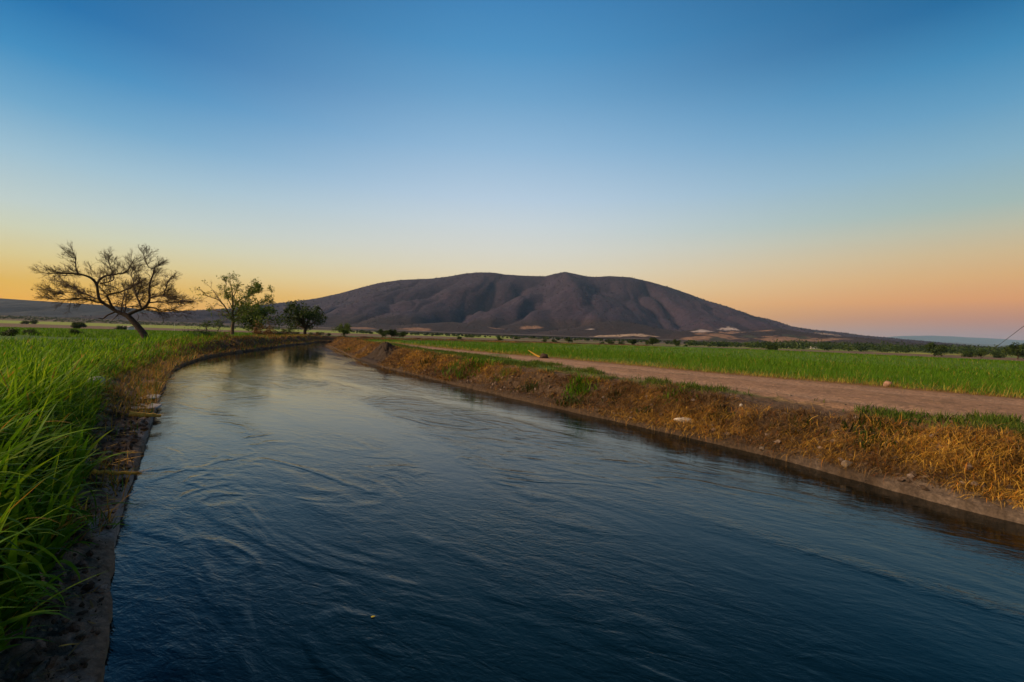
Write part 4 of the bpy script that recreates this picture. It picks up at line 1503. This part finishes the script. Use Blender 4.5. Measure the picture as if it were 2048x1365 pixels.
# ------------------------------------------------------------------ weeds on the right bank
def weed(px, py, n, h, spread, lab, cols=GREENS):
    x, y, z = hit(px, py)
    root = empty("weed_clump", (x, y, z))
    P = np.stack([RNG.normal(0, spread, n), RNG.normal(0, spread, n), np.zeros(n)], 1)
    P[:, 2] = ground(P[:, 0] + x, P[:, 1] + y) - z - 0.01
    o = grass_obj("foliage", [(P, h * (0.4 + 0.7 * RNG.random(n)), 0.02 + 0.025 * RNG.random(n), RNG.random(n) * 6.28, np.abs(RNG.normal(0.4, 0.3, n)), np.abs(RNG.normal(0.7, 0.4, n)), 4, RNG.random(n), lerp_cols(cols, np.clip(RNG.normal(0.35, 0.22, n), 0, 1)))], M_GRASS, root, None)
    for _ in range(3):
        sx, sy = RNG.normal(0, spread * .5, 2)
        sz = gz(x + sx, y + sy) - z
        tube_obj("stem", [(np.array([(sx, sy, sz - 0.03), (sx + RNG.normal(0, .05), sy + RNG.normal(0, .05), sz + h * 0.5)]), np.array((0.008, 0.004)), 4)], M_BARK2, root)
    thing(root, lab, "weed", "green weeds on the right bank")


weed(945, 738, 420, 0.5, 0.5, "bright green weed clump on the bank crest left of where the track narrows")
weed(912, 737, 160, 0.4, 0.35, "smaller green weed clump left of the bright one on the bank crest")
weed(1158, 782, 300, 0.38, 0.22, "upright green weed clump near the top of the bank, halfway along it")
weed(1142, 806, 160, 0.28, 0.2, "dull green weed low on the bank, below the upright clump", DKG)
weed(1345, 792, 200, 0.22, 0.25, "yellowish green weed at the bank top beside the track", CROP)
weed(1752, 878, 260, 0.24, 0.22, "dark green weed patch on the golden bank, near its crest", DKG)
weed(1742, 900, 160, 0.2, 0.16, "dark weed on the golden bank just under the dark patch near the crest", DKG)
for k_, (px_, py_, n_, h_, cl_) in enumerate(((1060, 778, 120, .25, DKG), (1010, 752, 140, .3, CROP), (1230, 800, 120, .22, DKG), (1290, 826, 100, .2, DKG), (1440, 838, 120, .2, DKG), (1600, 858, 150, .22, DKG), (860, 726, 140, .35, DKG), (1985, 912, 120, .2, DKG))):
    weed(px_, py_, n_, h_, h_ * .8, "small dull weed tuft among the dry straw of the right bank", cl_)
weed(688, 718, 240, 0.4, 0.4, "dark green weed at the water's edge below the dirt heap", DKG)
weed(808, 696, 200, 0.3, 0.6, "low green weed mound right of the dirt heap", MDG)


# ------------------------------------------------------------------ stones, canes, small things
def stone_mesh(name, sx, sy, sz, mat, seed, flat=0.0):
    bpy_me = bpy.data.meshes.new(name)
    import bmesh
    bm = bmesh.new()
    bmesh.ops.create_icosphere(bm, subdivisions=3, radius=1.0)
    rg = np.random.default_rng(seed)
    o = rg.random(3) * 20
    for v in bm.verts:
        n = v.co.normalized()
        f = 1 + 0.28 * (vnoise(np.array([n.x * 1.6 + o[0]]), np.array([n.y * 1.6 + n.z * 1.3 + o[1]]), seed)[0] - 0.5) * 2 + 0.08 * (vnoise(np.array([n.x * 5 + o[2]]), np.array([n.y * 5 + n.z * 4]), seed + 3)[0] - 0.5)
        c = Vector((n.x * sx, n.y * sy, n.z * sz)) * f
        if flat:
            c.z = max(min(c.z, sz * flat), -sz * flat)
        v.co = c
    bm.to_mesh(bpy_me)
    bm.free()
    bpy_me.polygons.foreach_set("use_smooth", np.ones(len(bpy_me.polygons), bool))
    bpy_me.materials.append(mat)
    return bpy_me


def stone(px, py, sx, sy, sz, mat, seed, lab, name="stone", flat=0.0, rz=0.0, sink=0.3, group=None, cat="stone"):
    x, y, z = hit(px, py)
    o = link(name, stone_mesh(name, sx, sy, sz, mat, seed, flat), None, (x, y, z + sz * (1 - 2 * sink)))
    o.rotation_euler = (0, 0, rz)
    return thing(o, lab, cat, group)


stone(1372, 846, 0.24, 0.12, 0.07, M_STONE, 1, "flat pale stone lying on the brown slope of the right bank", rz=0.1, sink=0.25)
stone(1776, 774, 0.115, 0.10, 0.11, M_PINKSTONE, 2, "reddish rounded stone at the edge of the track before the green field", sink=0.2)
stone(1524, 899, 0.05, 0.04, 0.035, M_STONE2, 3, "small grey stone on dark soil low on the right bank")
stone(1694, 936, 0.08, 0.06, 0.07, M_STONE2, 4, "small rounded stone just above the right concrete lip")
stone(1482, 818, 0.035, 0.03, 0.035, M_STONE, 5, "tiny white pebble on the green verge of the track")
stone(30, 1182, 0.13, 0.10, 0.08, M_PINKSTONE, 6, "large tan stone under the grass at the bottom left", sink=0.25)
stone(78, 1288, 0.022, 0.02, 0.018, M_PINKSTONE, 7, "small pale stone on dark soil near the bottom left corner", sink=0.25)
for k, (px, py, s) in enumerate(((60, 1240, .018), (92, 1330, .016), (55, 1345, .02), (110, 1262, .012), (25, 1310, .017), (128, 1338, .013))):
    stone(px, py, s, s * 0.8, s * 0.7, M_STONE2, 20 + k, "small brown stone in the soil of the left bank, at the bottom left", sink=0.3, rz=k, group="small brown stones on the left bank")
stone(298, 797, 0.20, 0.42, 0.035, M_CONC, 40, "pale concrete slab on the left bank's lip, farther one of two", "concrete_slab", 0.6, 0.5, 0.15, cat="slab")
stone(293, 816, 0.24, 0.36, 0.035, M_CONC, 41, "pale concrete slab on the left bank's lip, nearer one of two", "concrete_slab", 0.6, 0.6, 0.15, cat="slab")
stone(190, 774, 0.22, 0.16, 0.14, M_CONC, 42, "grey stone half hidden at the grass edge of the left bank", sink=0.2)
for k, (px, py, s) in enumerate(((1440, 786, .035), (1462, 792, .03), (1580, 792, .04), (1690, 810, .03), (1330, 757, .035), (1960, 812, .03))):
    stone(px, py, s, s * 0.8, s * 0.45, M_STONE2, 60 + k, "small brownish stone lying on the dirt track", sink=0.3, rz=k * 1.3, group="small stones on the dirt track")


def cane(px0, py0, px1, py1, r, lab, name="cane_stalk", lift=0.02, over=0.0):
    a, b = hit(px0, py0), at_z(px1, py1, 0.17)
    A, B = np.array(a), np.array((b[0], b[1], 0.19 + over))
    A[2] += lift + r
    n = 9
    P = A[None] * (1 - np.linspace(0, 1, n)[:, None]) + B[None] * np.linspace(0, 1, n)[:, None]
    P[:, 2] += RNG.normal(0, 0.006, n)
    R = r * (1 + 0.25 * (np.arange(n) % 3 == 0)) * np.linspace(1.0, 0.55, n)
    P0 = P[0].copy()
    root = empty(name, tuple(P0))
    tube_obj("stalk", [(P - P0, R, 7)], M_CANE, root)
    # frayed dry sheath at the tip
    m = 14
    base = np.repeat((P[-2] - P0)[None], m, 0) + RNG.normal(0, 0.012, (m, 3))
    dirn = math.atan2(*(B - A)[[1, 0]])
    grass_obj("husk", [(base, 0.08 + 0.16 * RNG.random(m), np.full(m, 0.012), RNG.normal(dirn, 0.35, m), RNG.uniform(1.2, 1.8, m), RNG.normal(0, 0.3, m), 3, RNG.random(m), lerp_cols(STRAWS, 0.3 + 0.5 * RNG.random(m)))], M_STRAW, root, None)
    thing(root, lab, "cane", "dry canes on the left bank")


cane(258, 836, 322, 834, 0.05, "thick yellow dry cane jutting over the water from the left bank, the farther of two")
cane(185, 952, 283, 950, 0.026, "long thin yellow dry cane jutting over the water, the nearer of two")
cane(318, 764, 348, 760, 0.02, "short dark twig poking over the water at the left bank beyond the slabs", "twig")


def dry_leaf(px, py, ln, w, azm, lab, grp="dry leaves on the left bank"):
    x, y, z = hit(px, py)
    P = np.array([(0.0, 0.0, 0.0)])
    o = grass_obj("dry_leaf", [(P, np.array([ln]), np.array([w]), np.array([azm]), np.array([1.35]), np.array([0.25]), 6, np.array([0.5]), np.array([(0.58, 0.33, 0.05)]))], M_STRAW, None, None)
    o.location = (x, y, z + 0.015)
    thing(o, lab, "leaf", grp)


for k, (px, py, ln, az_) in enumerate(((170, 880, .55, .2), (200, 872, .4, .4), (190, 925, .35, .1), (178, 935, .3, -.3), (195, 930, .35, .9), (205, 908, .4, -.2), (215, 912, .3, .0), (186, 898, .25, 1.2), (198, 800, .5, .1), (160, 905, .35, 2.2), (225, 925, .3, -.6), (180, 1005, .18, .0), (190, 1040, .16, .1), (175, 1030, .14, .6))):
    dry_leaf(px + 28, py, ln, 0.030, az_, "yellow dry leaf lying on the dark soil of the left bank", "dry leaves on the left bank")
dry_leaf(118, 1299, 0.11, 0.016, 0.05, "small tan dry leaf on the soil near the bottom left corner")
dry_leaf(1522, 906, 0.4, 0.03, -0.3, "long yellow dry leaf at the water's edge under the right bank", None)
dry_leaf(1650, 770, 0.6, 0.03, 2.6, "pale dry stalk leaning at the edge of the track before the field", None)
dry_leaf(1570, 756, 0.5, 0.03, 2.9, "pale dry leaf at the field edge, farther along the track", None)

# floating yellow leaf
o = grass_obj("floating_leaf", [(np.zeros((1, 3)), np.array([0.03]), np.array([0.02]), np.array([0.3]), np.array([1.5]), np.array([0.05]), 4, np.array([0.5]), np.array([(0.45, 0.38, 0.03)]))], M_STRAW, None, None)
fx, fy = at_z(742, 1234, 0.006)
o.location = (fx, fy, 0.006)
thing(o, "tiny yellow leaf floating on the dark water", "leaf")


def dead_branch():
    x, y, z = hit(1082, 717)
    root = empty("dead_branch", (x, y, z))
    P = np.array([(0, 0, 0.02), (-0.35, 0.05, 0.18), (-0.75, 0.1, 0.42)])
    tube_obj("stick", [(P, np.array((.06, .05, .02)), 6)], M_CANE, root)
    tube_obj("root_ball", [(np.array([(-.1, 0, -.02), (0.1, 0.05, .12), (.3, .0, .1), (.42, .02, -.02)]), np.array((.05, .16, .13, .03)), 8)], M_BARK, root)
    thing(root, "uprooted dead branch with pale stick at the far edge of the track", "branch")


dead_branch()


# ------------------------------------------------------------------ small far buildings, pole, wire
def box(name, x0, x1, y0, y1, z0, z1, mat, parent):
    V = np.array([(x, y, z) for z in (z0, z1) for y in (y0, y1) for x in (x0, x1)], float)
    Q = np.array([(0, 2, 3, 1), (4, 5, 7, 6), (0, 1, 5, 4), (2, 6, 7, 3), (0, 4, 6, 2), (1, 3, 7, 5)])
    return link(name, np_mesh(name, V, [Q], mat), parent)


def house(px, py, Y, w, dp, h, lab, cat, nwin, name, rz=0.0):
    d = ray(px, py)
    x = d.x / d.y * Y
    root = empty(name, (x, Y, gz(x, Y) - 0.1), rz)
    wl_ = box("wall", -w / 2, w / 2, -dp / 2, dp / 2, 0, h, M_WHITE, root)
    V = np.array([(-w / 2 - .2, -dp / 2 - .3, h), (w / 2 + .2, -dp / 2 - .3, h), (w / 2 + .2, dp / 2 + .3, h), (-w / 2 - .2, dp / 2 + .3, h), (-w / 2 - .2, 0, h + dp * .16), (w / 2 + .2, 0, h + dp * .16)], float) + np.array((0, 0, 0.02))
    link("roof", np_mesh("roof", V, [np.array([(0, 1, 5, 4), (3, 4, 5, 2), (0, 3, 2, 1)]), np.array([(0, 4, 3), (1, 2, 5)])], M_ROOF), root)
    for k in range(nwin):
        cx = -w / 2 + w * (k + 0.5) / (nwin + 1)
        box("window", cx - .45, cx + .45, -dp / 2 - .03, -dp / 2 + .05, 1.0, 2.0, M_DARK, root)
    cx = w / 2 - w * 0.6 / (nwin + 1)
    box("door", cx - .5, cx + .5, -dp / 2 - .03, -dp / 2 + .05, 0.1, 2.1, M_BARK2, root)
    thing(root, lab, cat)
    return root


house(1588, 686, 640, 16, 9, 5.0, "long white building among dark trees at the mountain's foot on the right", "building", 4, "farm_building", 0.1)
house(1627, 689, 610, 7, 5, 2.6, "small low white building right of the long white one", "building", 2, "farm_building")
house(254, 660, 185, 3.6, 3.0, 1.6, "little pale shed in the field behind the bare tree's trunk", "shed", 1, "shed")

x, y, z = hit(349, 658)
y = 150.0
d = ray(349, 658)
x = d.x / d.y * y
root = empty("pole", (x, y, gz(x, y)))
tube_obj("post", [(np.array([(0, 0, -.3), (0, 0, 1.2), (0, 0, 2.7)]), np.array((.05, .045, .04)), 6)], M_POLE, root)
tube_obj("crossbar", [(np.array([(-.3, 0, 2.5), (.3, 0, 2.5)]), np.array((.03, .03)), 5)], M_POLE, root)
thing(root, "thin pale pole in the far field right of the bare tree", "pole")

# guy wire coming down to the field at the right edge, from a pole outside the view
a = np.array(at_y(1966, 697, 62))
b = np.array(at_y(2052, 640, 50))
top = a + (b - a) * 1.75
root = empty("utility_pole", (top[0], top[1], gz(top[0], top[1])))
o0 = np.array(root.location)
tube_obj("post", [(np.array([(0, 0, -.5), (0, 0, 3), (0, 0, top[2] - o0[2] + 0.8)]), np.array((.14, .13, .11)), 8)], M_BARK2, root)
anch = a + (a - b) * 0.02
anch[2] = a[2]
n = 12
ts = np.linspace(0, 1, n)[:, None]
gp = np.array((a[0] - (b - a)[0] * 0.18, a[1] - (b - a)[1] * 0.18, 0))
gp[2] = gz(gp[0], gp[1])
W_ = np.concatenate([gp[None] * (1 - ts) + top[None] * ts])
tube_obj("wire", [(W_ - o0, np.full(n, 0.024), 5)], M_STEEL, root)
thing(root, "thin dark wire slanting down to the field at the right edge", "wire")

# ------------------------------------------------------------------ haze: one even body of air round the whole scene
HAZE = 3.0e-5
if HAZE > 0:
    m, N, L = new_mat("evening_air")
    out = N.new("ShaderNodeOutputMaterial")
    v = N.new("ShaderNodeVolumePrincipled")
    v.inputs["Color"].default_value = (0.34, 0.62, 0.98, 1)
    v.inputs["Density"].default_value = HAZE
    L.new(v.outputs[0], out.inputs["Volume"])
    root = box("haze", -7300, 19500, -3000, 19500, -8, 620, m, None)
    kind(root, "stuff")
